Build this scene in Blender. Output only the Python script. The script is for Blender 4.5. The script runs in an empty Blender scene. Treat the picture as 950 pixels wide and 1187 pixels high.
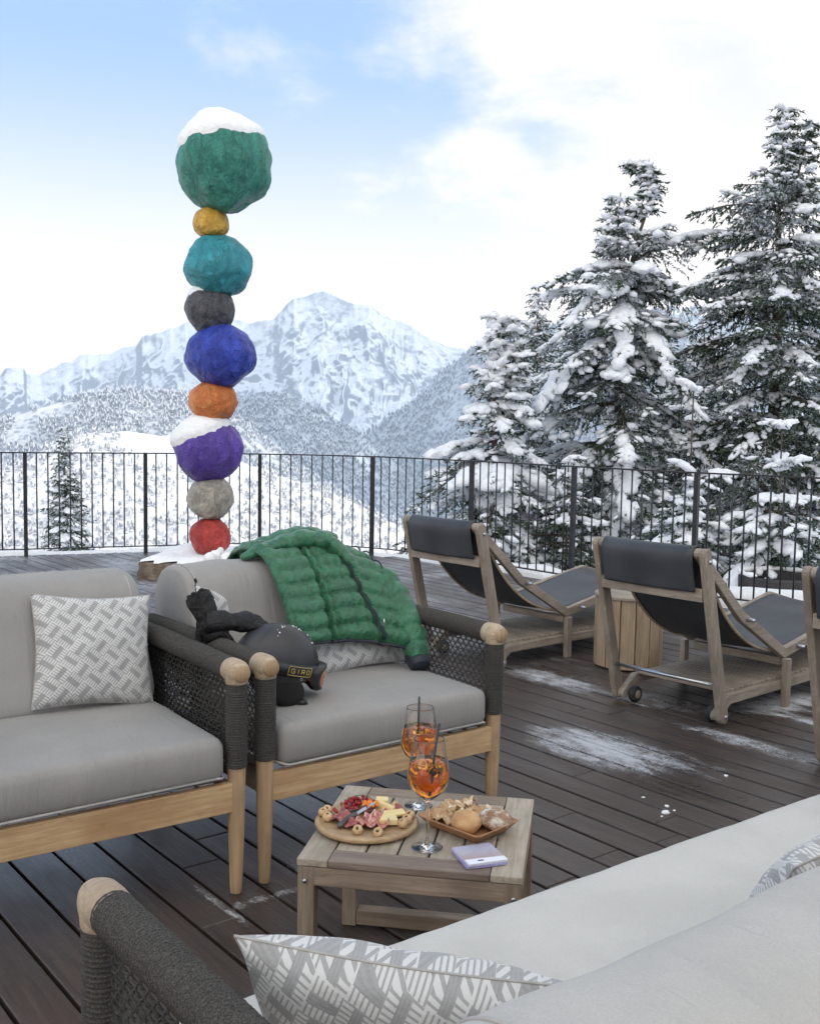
import bpy, bmesh, math, random
import numpy as np
from mathutils import Vector, Matrix, noise as mnoise
random.seed(7); np.random.seed(7)
R_=math.radians; PI=math.pi
S=bpy.context.scene; COL=S.collection
# ------------------------------------------------------------------ objects
def tag(o,label=None,cat=None,group=None,kind=None):
    if label: o['label']=label
    if cat: o['category']=cat
    if group: o['group']=group
    if kind: o['kind']=kind
    return o
def thing(name,label,cat,loc=(0,0,0),rotz=0,group=None,rot=None):
    o=bpy.data.objects.new(name,None); COL.objects.link(o); o.empty_display_size=.1
    o.location=loc; o.rotation_euler=rot if rot else (0,0,rotz)
    return tag(o,label,cat,group)
def link(name,me,mat=None,parent=None,smooth=True,bevel=0,sub=0):
    if smooth:
        me.polygons.foreach_set('use_smooth',[True]*len(me.polygons))
    if mat:
        for m in (mat if isinstance(mat,(list,tuple)) else [mat]): me.materials.append(m)
    o=bpy.data.objects.new(name,me); COL.objects.link(o)
    if parent: o.parent=parent
    if bevel:
        m=o.modifiers.new('b','BEVEL'); m.width=bevel; m.segments=2; m.limit_method='ANGLE'; m.angle_limit=R_(35)
    if sub:
        m=o.modifiers.new('s','SUBSURF'); m.levels=sub; m.render_levels=sub
    return o
def fin(name,bm,mat=None,parent=None,smooth=True,bevel=0,sub=0,recalc=True):
    if recalc: bmesh.ops.recalc_face_normals(bm,faces=bm.faces)
    me=bpy.data.meshes.new(name); bm.to_mesh(me); bm.free()
    return link(name,me,mat,parent,smooth,bevel,sub)
def npmesh(name,V,F,mat=None,parent=None,smooth=True):
    V=np.asarray(V,np.float32); F=np.asarray(F,np.int32); k=F.shape[1]
    me=bpy.data.meshes.new(name); me.vertices.add(len(V)); me.vertices.foreach_set('co',V.ravel())
    me.loops.add(F.size); me.loops.foreach_set('vertex_index',F.ravel())
    me.polygons.add(len(F)); me.polygons.foreach_set('loop_start',np.arange(0,F.size,k,dtype=np.int32))
    me.update(calc_edges=True); me.validate()
    return link(name,me,mat,parent,smooth)
def copy_tree(o,parent=None):
    c=o.copy(); COL.objects.link(c); c.parent=parent
    for ch in list(o.children): copy_tree(ch,c)
    return c
def BM(): return bmesh.new()
# ------------------------------------------------------------------ shapes
def box(bm,c,s,rot=None):
    vs=[]
    M=rot if rot is not None else Matrix.Identity(3)
    for x in(-1,1):
        for y in(-1,1):
            for z in(-1,1):
                vs.append(bm.verts.new(Vector(c)+M@Vector((x*s[0]/2,y*s[1]/2,z*s[2]/2))))
    for f in((0,1,3,2),(4,6,7,5),(0,4,5,1),(2,3,7,6),(0,2,6,4),(1,5,7,3)): bm.faces.new([vs[i] for i in f])
    return vs
def frames(P):
    T=[]
    for i in range(len(P)):
        a=P[max(i-1,0)]; b=P[min(i+1,len(P)-1)]; t=(b-a); T.append(t.normalized() if t.length>1e-9 else Vector((0,0,1)))
    up=Vector((0,0,1)) if abs(T[0].z)<.9 else Vector((1,0,0))
    n=T[0].cross(up).normalized(); out=[]
    for t in T:
        n=(n-t*n.dot(t)); n=n.normalized() if n.length>1e-9 else t.orthogonal().normalized()
        out.append((n.copy(),t.cross(n).normalized()))
    return out
def tube(bm,P,r,seg=10,cap=True,flat=1.0):
    P=[Vector(p) for p in P]; fr=frames(P)
    if not hasattr(r,'__len__'): r=[r]*len(P)
    rings=[]
    for p,(n,b),ra in zip(P,fr,r):
        rings.append([bm.verts.new(p+n*(math.cos(2*PI*k/seg)*ra)+b*(math.sin(2*PI*k/seg)*ra*flat)) for k in range(seg)])
    for a,b in zip(rings,rings[1:]):
        for k in range(seg): bm.faces.new((a[k],a[(k+1)%seg],b[(k+1)%seg],b[k]))
    if cap:
        bm.faces.new(rings[0][::-1]); bm.faces.new(rings[-1])
    return rings
def smoothpath(P,n=8,closed=False):
    P=[Vector(p) for p in P]; out=[]; N=len(P)
    rng=range(N if closed else N-1)
    for i in rng:
        if closed: p0,p1,p2,p3=P[i-1],P[i],P[(i+1)%N],P[(i+2)%N]
        else: p0,p1,p2,p3=P[max(i-1,0)],P[i],P[i+1],P[min(i+2,N-1)]
        for k in range(n):
            t=k/n
            out.append(.5*((2*p1)+(-p0+p2)*t+(2*p0-5*p1+4*p2-p3)*t*t+(-p0+3*p1-3*p2+p3)*t**3))
    if not closed: out.append(P[-1])
    return out
def lathe(bm,prof,seg=32,c=(0,0,0),M=None):
    c=Vector(c); rings=[]
    for r,z in prof:
        if r<1e-6:
            v=Vector((0,0,z)); v=(M@v if M else v)+c; rings.append([bm.verts.new(v)])
        else:
            ring=[]
            for k in range(seg):
                v=Vector((r*math.cos(2*PI*k/seg),r*math.sin(2*PI*k/seg),z)); v=(M@v if M else v)+c; ring.append(bm.verts.new(v))
            rings.append(ring)
    for a,b in zip(rings,rings[1:]):
        for k in range(seg):
            q=[a[0] if len(a)==1 else a[k], a[0] if len(a)==1 else a[(k+1)%seg], b[0] if len(b)==1 else b[(k+1)%seg], b[0] if len(b)==1 else b[k]]
            u=[]
            for v in q:
                if v not in u: u.append(v)
            if len(u)>=3: bm.faces.new(u)
def ico(bm,c,r,sub=2,M=None):
    d=bmesh.ops.create_icosphere(bm,subdivisions=sub,radius=1)
    if not hasattr(r,'__len__'): r=(r,r,r)
    for v in d['verts']:
        p=Vector((v.co.x*r[0],v.co.y*r[1],v.co.z*r[2])); v.co=(M@p if M else p)+Vector(c)
    return d['verts']
def rough(vs,amp,sc,seed=0,fn=None):
    for v in vs:
        n=mnoise.noise_vector(v.co*sc+Vector((seed*3.1,seed*1.7,0)))
        v.co+=n*amp
def rbox(bm,c,s,r=.03,n=8,puff=(0,0,0),wr=0,seed=0):
    """rounded, puffed box (cushion)"""
    hx,hy,hz=s[0]/2,s[1]/2,s[2]/2; grid={}
    def key(p): return (round(p[0],5),round(p[1],5),round(p[2],5))
    faces=[]
    dims=(hx,hy,hz)
    for ax in range(3):
        for sg in(-1,1):
            a,b=(ax+1)%3,(ax+2)%3
            na=max(4,min(48,int(dims[a]*2/.03)));nb=max(4,min(48,int(dims[b]*2/.03)))
            idx=[[None]*(nb+1) for _ in range(na+1)]
            for i in range(na+1):
                for j in range(nb+1):
                    p=[0,0,0]; p[ax]=sg*dims[ax]; p[a]=(-math.cos(PI*i/na)*.35+(2*i/na-1)*.65)*dims[a]; p[b]=(-math.cos(PI*j/nb)*.35+(2*j/nb-1)*.65)*dims[b]
                    k=key(p)
                    if k not in grid: grid[k]=p
                    idx[i][j]=k
            for i in range(na):
                for j in range(nb): faces.append((idx[i][j],idx[i+1][j],idx[i+1][j+1],idx[i][j+1]))
    V={}
    for k,p in grid.items():
        q=Vector([max(-d+r,min(d-r,v)) for v,d in zip(p,dims)])
        dd=Vector(p)-q
        if dd.length>1e-9: dd=dd.normalized()*r
        v=q+dd
        fx=1-(v.x/hx)**2; fy=1-(v.y/hy)**2; fz=1-(v.z/hz)**2
        fx,fy,fz=[max(0,t)**.6 for t in(fx,fy,fz)]
        v=Vector((v.x*(1+puff[0]/hx*fy*fz),v.y*(1+puff[1]/hy*fx*fz),v.z*(1+puff[2]/hz*fx*fy)))
        if wr:
            w=v+Vector(c); nn=mnoise.noise(Vector((w.x*9+seed,w.y*5,w.z*3)))+.6*mnoise.noise(Vector((w.x*23,w.y*8+seed,w.z*6)))
            v+=v.normalized()*wr*nn
        V[k]=bm.verts.new(v+Vector(c))
    for f in faces:
        try: bm.faces.new([V[k] for k in f])
        except ValueError: pass
# ------------------------------------------------------------------ numpy noise
def _h(ix,iy,s):
    n=(ix.astype(np.int64)*374761393+iy.astype(np.int64)*668265263+s*1442695041)&0xffffffff
    n=((n^(n>>13))*1274126177)&0xffffffff
    return ((n^(n>>16))&0xffff)/65535.0
def vn(x,y,s=0):
    ix=np.floor(x);iy=np.floor(y);fx=x-ix;fy=y-iy;ux=fx*fx*fx*(fx*(fx*6-15)+10);uy=fy*fy*fy*(fy*(fy*6-15)+10)
    a=_h(ix,iy,s);b=_h(ix+1,iy,s);c=_h(ix,iy+1,s);d=_h(ix+1,iy+1,s)
    return (a*(1-ux)+b*ux)*(1-uy)+(c*(1-ux)+d*ux)*uy
def fbm(x,y,o=5,s=0,g=.5):
    r=0;a=1;t=0
    for k in range(o):
        r=r+a*vn(x*2**k+k*17.3,y*2**k+k*9.1,s+k);t+=a;a*=g
    return r/t
def ridged(x,y,o=5,s=0,g=.5):
    r=0;a=1;t=0
    for k in range(o):
        n=1-abs(2*vn(x*2**k+k*17.3,y*2**k+k*9.1,s+k)-1); r=r+a*n*n;t+=a;a*=g
    return r/t
# ------------------------------------------------------------------ materials
class NT:
    def __init__(s,name):
        s.m=bpy.data.materials.new(name); s.m.use_nodes=True; s.t=s.m.node_tree; s.t.nodes.clear()
        s.out=s.n('ShaderNodeOutputMaterial'); s.b=s.n('ShaderNodeBsdfPrincipled'); s.l(s.b.outputs[0],s.out.inputs[0])
        s._tc=None
    def n(s,t,**k):
        q=s.t.nodes.new(t)
        for a,v in k.items(): setattr(q,a,v)
        return q
    def l(s,a,b): s.t.links.new(a,b)
    def put(s,sock,v):
        if hasattr(v,'node'): s.l(v,sock)
        else: sock.default_value=v
    def tc(s,w='Object'):
        if not s._tc: s._tc=s.n('ShaderNodeTexCoord')
        return s._tc.outputs[w]
    def map(s,v,scale=(1,1,1),rot=(0,0,0),loc=(0,0,0)):
        q=s.n('ShaderNodeMapping'); s.put(q.inputs['Vector'],v); q.inputs['Scale'].default_value=scale; q.inputs['Rotation'].default_value=rot; q.inputs['Location'].default_value=loc; return q.outputs[0]
    def noise(s,v,sc,det=4,rough=.55,dist=0):
        q=s.n('ShaderNodeTexNoise'); s.put(q.inputs['Vector'],v); q.inputs['Scale'].default_value=sc; q.inputs['Detail'].default_value=det; q.inputs['Roughness'].default_value=rough; q.inputs['Distortion'].default_value=dist; return q.outputs[0]
    def m_(s,op,a,b=0,c=0,clamp=False):
        q=s.n('ShaderNodeMath',operation=op,use_clamp=clamp); s.put(q.inputs[0],a); s.put(q.inputs[1],b)
        if op in('MULTIPLY_ADD','SMOOTH_MIN','WRAP','COMPARE'): s.put(q.inputs[2],c)
        return q.outputs[0]
    def ramp(s,v,a,b,lo=0,hi=1,smooth=True):
        q=s.n('ShaderNodeMapRange'); q.interpolation_type='SMOOTHSTEP' if smooth else 'LINEAR'
        s.put(q.inputs[0],v)
        for i,x in zip((1,2,3,4),(a,b,lo,hi)): s.put(q.inputs[i],x)
        return q.outputs[0]
    def mix(s,f,a,b,mode='MIX'):
        q=s.n('ShaderNodeMix',data_type='RGBA',blend_type=mode); s.put(q.inputs[0],f)
        for i,x in((6,a),(7,b)):
            if hasattr(x,'node'): s.l(x,q.inputs[i])
            else: q.inputs[i].default_value=(*x,1) if len(x)==3 else x
        return q.outputs[2]
    def xyz(s,v):
        q=s.n('ShaderNodeSeparateXYZ'); s.put(q.inputs[0],v); return q.outputs
    def bump(s,h,d=.01,st=1,n=None):
        q=s.n('ShaderNodeBump'); s.put(q.inputs['Height'],h); q.inputs['Distance'].default_value=d; q.inputs['Strength'].default_value=st
        if n: s.l(n,q.inputs['Normal'])
        return q.outputs[0]
    def set(s,col=None,rough=None,nrm=None,**k):
        if col is not None: s.put(s.b.inputs['Base Color'],col if hasattr(col,'node') else (*col,1))
        if rough is not None: s.put(s.b.inputs['Roughness'],rough)
        if nrm is not None: s.l(nrm,s.b.inputs['Normal'])
        for a,v in k.items(): s.put(s.b.inputs[a.replace('_',' ')],v)
        return s.m
def simple(name,c1,c2,sc=20,rough=.6,bump=0,bs=60,bd=.002,det=4,stretch=(1,1,1),**k):
    t=NT(name); v=t.map(t.tc(),stretch); f=t.ramp(t.noise(v,sc,det),.3,.7)
    nr=t.bump(t.noise(v,bs,3),bd,1) if bump else None
    return t.set(t.mix(f,c1,c2),rough,nr,**k)
def wood(name,c1,c2,c3,axis='x',sc=6,rough=.6,bd=.0008):
    """grain stretched along axis with weather stains"""
    t=NT(name); st={'x':(.06,1,1),'y':(1,.06,1),'z':(1,1,.06)}[axis]
    info=t.n('ShaderNodeObjectInfo')
    q=t.n('ShaderNodeVectorMath',operation='ADD'); t.l(t.tc(),q.inputs[0])
    r=t.n('ShaderNodeVectorMath',operation='SCALE'); r.inputs[0].default_value=(3.7,5.1,7.3); t.l(info.outputs['Random'],r.inputs['Scale']); t.l(r.outputs[0],q.inputs[1])
    v=t.map(q.outputs[0],st); g=t.noise(v,sc*18,5,.65,.4); g2=t.noise(v,sc*4,4,.6,1.2); big=t.noise(q.outputs[0],sc*.8,3)
    c=t.mix(t.ramp(g,.35,.68),c1,c2); c=t.mix(t.ramp(g2,.45,.75,0,.55),c,c3); c=t.mix(t.ramp(big,.42,.68,0,.6),c,c3); sp=t.noise(t.map(q.outputs[0],tuple(min(1,x*4) for x in st)),sc*9,5,.7,.5); c=t.mix(t.ramp(sp,.56,.72,0,.45),c,tuple(x*.8 for x in c3))
    return t.set(c,rough,t.bump(g,bd,1))
MAT={}
MAT['teak']=wood('weathered_teak',(.30,.225,.16),(.40,.325,.245),(.20,.155,.12),'x')
MAT['teak_z']=wood('weathered_teak_upright',(.30,.225,.16),(.40,.325,.245),(.20,.155,.12),'z')
MAT['grey_wood_x']=wood('grey_teak',(.255,.21,.165),(.36,.31,.255),(.16,.13,.105),'x')
MAT['grey_wood_y']=wood('grey_teak_across',(.255,.21,.165),(.36,.31,.255),(.16,.13,.105),'y')
MAT['grey_wood_z']=wood('grey_teak_upright',(.25,.205,.16),(.35,.30,.245),(.16,.13,.105),'z')
MAT['table_x']=wood('table_teak',(.23,.175,.125),(.33,.265,.205),(.14,.10,.075),'x')
MAT['table_dark']=wood('table_teak_stained',(.17,.125,.105),(.24,.19,.155),(.11,.08,.066),'x')
MAT['table_y']=wood('table_teak_across',(.32,.275,.215),(.45,.395,.32),(.21,.175,.135),'y')
MAT['table_z']=wood('table_teak_legs',(.20,.15,.11),(.29,.23,.175),(.13,.095,.07),'z')
MAT['rail_wood']=wood('golden_teak',(.45,.295,.155),(.58,.41,.24),(.33,.18,.085),'x',5)
MAT['leg_wood']=wood('golden_teak_leg',(.37,.245,.135),(.48,.335,.195),(.24,.16,.10),'z',5)
MAT['cap_wood']=wood('pale_cap_wood',(.38,.285,.19),(.53,.43,.32),(.26,.19,.13),'x',8)
MAT['drum']=wood('drum_teak',(.30,.22,.145),(.41,.32,.22),(.22,.155,.10),'z')
MAT['cap_end']=wood('cap_end_grain',(.36,.25,.14),(.50,.37,.23),(.26,.17,.09),'z',8)
def fabric(name,c,wr=.010):
    t=NT(name); v=t.tc()
    w=t.noise(t.map(v,(9,2.2,1.5)),1.6,4,.55,.5); fine=t.noise(v,900,2)
    blot=t.ramp(t.noise(v,5,4),.3,.7)
    col=t.mix(blot,tuple(x*.93 for x in c),tuple(x*1.05 for x in c))
    wv=t.noise(t.map(v,(1,1,1)),330,3,.7); col=t.mix(t.ramp(wv,.35,.7,0,.35),col,tuple(x*.72 for x in c)); n1=t.bump(w,wr,1); n1=t.bump(wv,.0012,.6,n1); n2=t.bump(fine,.0006,.6,n1)
    return t.set(col,.78,n2,Sheen_Weight=.15)
MAT['fabric']=fabric('taupe_cushion_fabric',(.278,.268,.258))
MAT['fabric_light']=fabric('pale_cushion_fabric',(.545,.53,.495),.005)
MAT['fabric_back']=fabric('light_grey_cushion_fabric',(.44,.425,.40),.012)
MAT['piping']=simple('cushion_piping',(.33,.315,.30),(.40,.385,.37),40,.8)
def rope_m(name,c1,c2,axis=1,pitch=.0075):
    t=NT(name); v=t.tc(); f=t.noise(t.map(v,(1,1,1)),420,3,.7)
    c=t.mix(t.ramp(f,.4,.72),c1,c2)
    return t.set(c,.85,t.bump(f,.001,.8))
MAT['rope']=rope_m('charcoal_rope',(.024,.022,.020),(.105,.098,.088))
MAT['cord']=simple('charcoal_cord',(.022,.022,.022),(.065,.062,.058),300,.8)
MAT['web']=simple('seat_webbing',(.4,.42,.46),(.5,.5,.52),30,.6)
MAT['rail_metal']=simple('anthracite_metal',(.018,.021,.026),(.030,.034,.040),12,.45,Metallic=.3)
MAT['steel']=simple('brushed_steel',(.42,.44,.47),(.55,.57,.60),30,.32,Metallic=1.0)
MAT['rubber']=simple('black_rubber',(.015,.015,.015),(.03,.03,.03),40,.7)
MAT['black']=simple('black_plastic',(.012,.012,.014),(.020,.020,.022),40,.4)
def sling_m():
    t=NT('charcoal_mesh_sling'); v=t.tc(); f=t.noise(v,700,2); b=t.noise(v,3,4)
    c=t.mix(t.ramp(b,.35,.7),(.030,.034,.042),(.055,.060,.070)); return t.set(c,.5,t.bump(f,.0006,.8))
MAT['sling']=sling_m()
def snow_m(name='snow',c=(.87,.88,.895)):
    t=NT(name); v=t.tc(); a=t.noise(v,14,5,.6); b=t.noise(v,90,3,.6)
    n=t.bump(a,.03,.7); n=t.bump(b,.004,.8,n)
    return t.set(t.mix(t.ramp(a,.3,.7),tuple(x*.93 for x in c),c),.75,n,Specular_IOR_Level=.3)
MAT['snow']=snow_m()
# ================================================================== seating
def rope_tube(bm,P,r,pitch=.0078,seg=14,amp=.0016):
    """tube wound with rope: ridges all along"""
    P=[Vector(p) for p in P]; L=[0]
    for a,b in zip(P,P[1:]): L.append(L[-1]+(b-a).length)
    N=int(L[-1]/pitch)*3; pts=[];rad=[]
    j=0
    for i in range(N+1):
        s=L[-1]*i/N
        while j<len(P)-2 and L[j+1]<s: j+=1
        t=(s-L[j])/max(1e-9,L[j+1]-L[j]); pts.append(P[j].lerp(P[j+1],t))
        rad.append(r+amp*(1 if i%3 else -1)+random.uniform(-.0004,.0004))
    tube(bm,pts,rad,seg)
def weave(bm,x,y0,y1,z0,z1,pitch=.0150,r=.0021,axis='y'):
    def P(u,z,o): return (x+o,u,z) if axis=='y' else (u,x+o,z)
    n=int((y1-y0)/pitch)
    for i in range(1,n):
        u=y0+(y1-y0)*i/n; pts=[]
        M=int((z1-z0)/pitch)*2
        for k in range(M+1):
            z=z0+(z1-z0)*k/M; ph=(k//2+i)%2
            pts.append(P(u+(.0022 if (k//2)%2 else -.0022)*(1 if i%2 else -1)+random.uniform(-.001,.001),z,.0022*(1 if ph else -1)))
        tube(bm,pts,r,5,False)
    m=int((z1-z0)/(pitch*1.25))
    for k in range(1,m):
        z=z0+(z1-z0)*k/m; pts=[]
        M=n
        for i in range(M+1):
            u=y0+(y1-y0)*i/M
            pts.append(P(u,z+random.uniform(-.0012,.0012),.0024*(-1 if (i+k)%2 else 1)))
        tube(bm,pts,r*.9,5,False)
def wire(bm,P,r): tube(bm,smoothpath(P,4),r,6,True)
def make_seat(name,W,label,loc,rotz,group,mats,seed=0,bs=(0,0),ss=(0,0)):
    D=.80; t=thing(name,label,name.replace('_',' '),loc,rotz,group); t['category']='sofa' if W>1.5 else 'armchair'
    fabric,fback=mats
    zc=.670
    for sx,x in((0,0),(1,W)):
        for y in(0,D):
            bm=BM(); tube(bm,[(x,y,0),(x,y,.03),(x,y,.2),(x,y,.392)],[.0175,.019,.0245,.0275],20); fin('leg',bm,MAT['leg_wood'],t,bevel=.002)
        bm=BM(); rope_tube(bm,[(x,0,.385),(x,0,.645)],.0315); fin('post_wrapping',bm,MAT['rope'],t)
        bm=BM(); rope_tube(bm,[(x,D,.385),(x,D,.65)],.030); fin('post_wrapping',bm,MAT['rope'],t)
        bm=BM(); rope_tube(bm,[(x,.038,zc),(x,.3,zc+.002),(x,.6,zc),(x,D+.045,zc-.004)],.0335,seg=16); fin('arm_rail',bm,MAT['rope'],t)
        # turned wooden knob that joins post and arm
        bm=BM(); M=Matrix.Rotation(R_(90),3,'X')
        lathe(bm,[(0,-.046),(.033,-.046),(.0353,-.038),(.0365,-.012),(.0355,.010),(.032,.022),(.0262,.027),(.0246,.028),(.0256,.030),(.0256,.038)],28,(x,0,zc),M)
        tube(bm,[(x,0,zc-.034),(x,0,zc)],[.033,.036],20)
        cap=fin('arm_cap',bm,MAT['cap_wood'],t,bevel=.0015)
        bm=BM(); lathe(bm,[(.0256,.0378),(.0238,.0412),(0,.0422)],28,(x,0,zc),M); fin('cap_disc',bm,MAT['cap_end'],cap)
        bm=BM(); tube(bm,[(x,.02,.36),(x,D-.02,.36)],.016,10); fin('side_rail',bm,MAT['rope'],t)
        bm=BM(); weave(bm,x,.028,D-.025,.372,zc-.03); fin('arm_panel',bm,MAT['cord'],t)
    bm=BM(); box(bm,(W/2,-.002,.297),(W-.035,.028,.088)); fin('front_rail',bm,MAT['rail_wood'],t,False,.003)
    bm=BM(); box(bm,(W/2,D,.297),(W-.035,.028,.085)); fin('back_rail',bm,MAT['rail_wood'],t,False,.003)
    for x in(.022,W-.022):
        bm=BM(); box(bm,(x,D/2,.297),(.024,D-.05,.075)); fin('side_frame',bm,MAT['teak'],t,False,.002)
    bm=BM(); n=int(W/.075)
    for i in range(n): box(bm,(.06+(W-.12)*(i+.5)/n,D/2-.01,.345),(.045,D-.03,.004))
    fin('seat_webbing',bm,MAT['web'],t,False)
    bm=BM(); rope_tube(bm,[(.04,D+.01,.645),(W-.04,D+.01,.645)],.030); fin('back_rail_wrapping',bm,MAT['rope'],t)
    bm=BM(); weave(bm,D+.01,.03,W-.03,.372,.62,.018 if W>1.5 else .0145,axis='x'); fin('back_panel',bm,MAT['cord'],t)
    # seat cushion
    bm=BM(); w=W-.085; d=.66; rbox(bm,(W/2,d/2-.022+ss[0],.417+ss[1]),(w,d,.128),.032,puff=(.002,.004,.012),wr=.0045,seed=seed)
    sc=fin('seat_cushion',bm,fabric,t)
    for zz in(.362,):
        bm=BM(); a=.0435;P=[]
        x0,x1,y0,y1=a,W-a,-.0225,.635; r=.032
        for cx,cy,a0 in((x1-r,y0+r,-90),(x1-r,y1-r,0),(x0+r,y1-r,90),(x0+r,y0+r,180)):
            for k in range(5):
                q=R_(a0+k*22.5); P.append(Vector((cx+r*math.cos(q),cy+r*math.sin(q)+ss[0],zz+ss[1]+.004*math.sin(cx*9+k))))
        P.append(P[0]); tube(bm,P,.0042,6); fin('piping',bm,MAT['piping'],sc)
    # back cushion: lofted section
    sec=[(.50,.487),(.545,.60),(.595,.72),(.625,.80),(.66,.85),(.715,.876),(.79,.880),(.86,.862),(.915,.81),(.94,.73),(.925,.62),(.87,.52),(.76,.485),(.62,.478)]
    sp=smoothpath([(0,a+bs[0],b+bs[1]*(1 if b>.6 else .3)) for a,b in sec],5,True); cy=sum(p.y for p in sp)/len(sp); cz=sum(p.z for p in sp)/len(sp)
    x0,x1=.045,W-.045; st=[(0,.90),(.006,.955),(.018,.985),(.036,1.0)]
    n=int((x1-x0)/.03); xs=[(x0+a,b) for a,b in st]+[(x0+.036+(x1-x0-.072)*i/n,1.0) for i in range(1,n)]+[(x1-a,b) for a,b in st[::-1]]
    bm=BM(); rings=[]
    for x,k in xs:
        ring=[]
        for i,p in enumerate(sp):
            mid=4*(x-x0)*(x1-x)/((x1-x0)**2)
            v=Vector((x,cy+(p.y-cy)*k,cz+(p.z-cz)*k))
            nr=Vector((0,p.y-cy,p.z-cz)).normalized()
            f=mnoise.noise(Vector((x*7+seed,p.y*9,p.z*2.2)))*.009+mnoise.noise(Vector((x*2+seed,p.y*3,p.z*3)))*(.003 if W>1.5 else .008)
            v+=nr*(f*min(1,(mid*3))+.006*mid)
            ring.append(bm.verts.new(v))
        rings.append(ring)
    for a,b in zip(rings,rings[1:]):
        for k in range(len(a)): bm.faces.new((a[k],a[(k+1)%len(a)],b[(k+1)%len(a)],b[k]))
    for ring,xx in((rings[0],x0-.004),(rings[-1],x1+.004)):
        c=bm.verts.new((xx,cy,cz)); mids=[bm.verts.new(Vector((xx,cy,cz)).lerp(v.co,.5)+Vector(((-.003 if xx<W/2 else .003),0,0))) for v in ring]
        for k in range(len(ring)):
            k2=(k+1)%len(ring); bm.faces.new((ring[k],ring[k2],mids[k2],mids[k])); bm.faces.new((mids[k],mids[k2],c))
    bc=fin('back_cushion',bm,fback,t)
    for i in(3,-4):
        P=[v for v in [Vector((xs[i][0],cy+(p.y-cy)*1.008,cz+(p.z-cz)*1.008)) for p in sp]]; P.append(P[0])
        bm=BM(); tube(bm,P,.0026,6,False); fin('seam',bm,MAT['piping'],bc)
    return t
AA=R_(37.1); A0=Vector((-.426,3.104,0))
armA=make_seat('armchair',.92,'wide rope-armed armchair with the green jacket draped over its back',A0,AA,'armchairs with rope wrapped arms',(MAT['fabric'],MAT['fabric']),1)
AB=R_(35.6); B0=Vector((-.5-.92*math.cos(AB),3.03-.92*math.sin(AB),0))
armB=copy_tree(armA); armB.location=B0; armB.rotation_euler.z=AB
armB['label']='rope-armed armchair cut off by the left edge, holding one square patterned pillow'
AC=R_(37.3+180); C0=Vector((-.455,1.534,0)); WC=2.05
CC=C0+Vector((math.cos(R_(37.3))*WC,math.sin(R_(37.3))*WC,0))   # far end is this frame's origin
sofa=make_seat('sofa',WC,'long rope-armed sofa with pale grey cushions seen from behind in the foreground',CC,AC,None,(MAT['fabric_light'],MAT['fabric_back']),5,(.085,-.038),(.03,-.022))
def loc(o,ang,x,y,z=0):
    return Vector((o.x+math.cos(ang)*x-math.sin(ang)*y,o.y+math.sin(ang)*x+math.cos(ang)*y,z))
# ------------------------------------------------------------------ throw pillows
def pillow_mat():
    t=NT('basketweave_pillow_fabric'); uv=t.n('ShaderNodeUVMap'); uv.uv_map='UVMap'
    wob=t.noise(uv.outputs[0],9,2); 
    q=t.n('ShaderNodeVectorMath',operation='MULTIPLY_ADD'); t.l(t.n('ShaderNodeTexNoise').outputs[1],q.inputs[0]) if False else None
    v=t.map(uv.outputs[0],(1/.047,1/.047,1),(0,0,R_(38)))
    x,y,_=t.xyz(v)[:3]
    fx=t.m_('FRACT',x); fy=t.m_('FRACT',y); cx=t.m_('FLOOR',x); cy=t.m_('FLOOR',y)
    par=t.m_('FLOORED_MODULO',t.m_('ADD',cx,cy),2)      # 0/1
    def sel(a,b): return t.m_('ADD',t.m_('MULTIPLY',a,t.m_('SUBTRACT',1,par)),t.m_('MULTIPLY',b,par))
    across=sel(fy,fx); along=sel(fx,fy)
    d=t.m_('ABSOLUTE',t.m_('SUBTRACT',across,.5))
    bar=t.m_('LESS_THAN',d,.165)
    endg=t.m_('LESS_THAN',t.m_('ABSOLUTE',t.m_('SUBTRACT',along,.5)),.44)
    st=t.m_('GREATER_THAN',t.m_('SINE',t.m_('MULTIPLY',along,2*PI*6)),.35)
    st2=t.m_('GREATER_THAN',t.m_('SINE',t.m_('MULTIPLY',across,2*PI*9)),.1)
    light=t.mix(st,(.60,.60,.59),(.31,.31,.31))
    dark=t.mix(t.m_('MULTIPLY',st2,.6),(.27,.27,.272),(.33,.33,.33))
    c=t.mix(t.m_('MULTIPLY',bar,endg),light,dark)
    f=t.noise(uv.outputs[0],700,2); c=t.mix(t.ramp(f,.3,.7,0,.25),c,(.5,.5,.5))
    hh=t.m_('ADD',t.m_('MULTIPLY',t.m_('SUBTRACT',1,bar),.6),t.m_('MULTIPLY',st,-.6)); 
    n=t.bump(t.noise(uv.outputs[0],14,4),.01,1); n=t.bump(hh,.0015,.7,n)
    return t.set(c,.85,n,Sheen_Weight=.2)
MAT['pillow']=pillow_mat()
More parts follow.
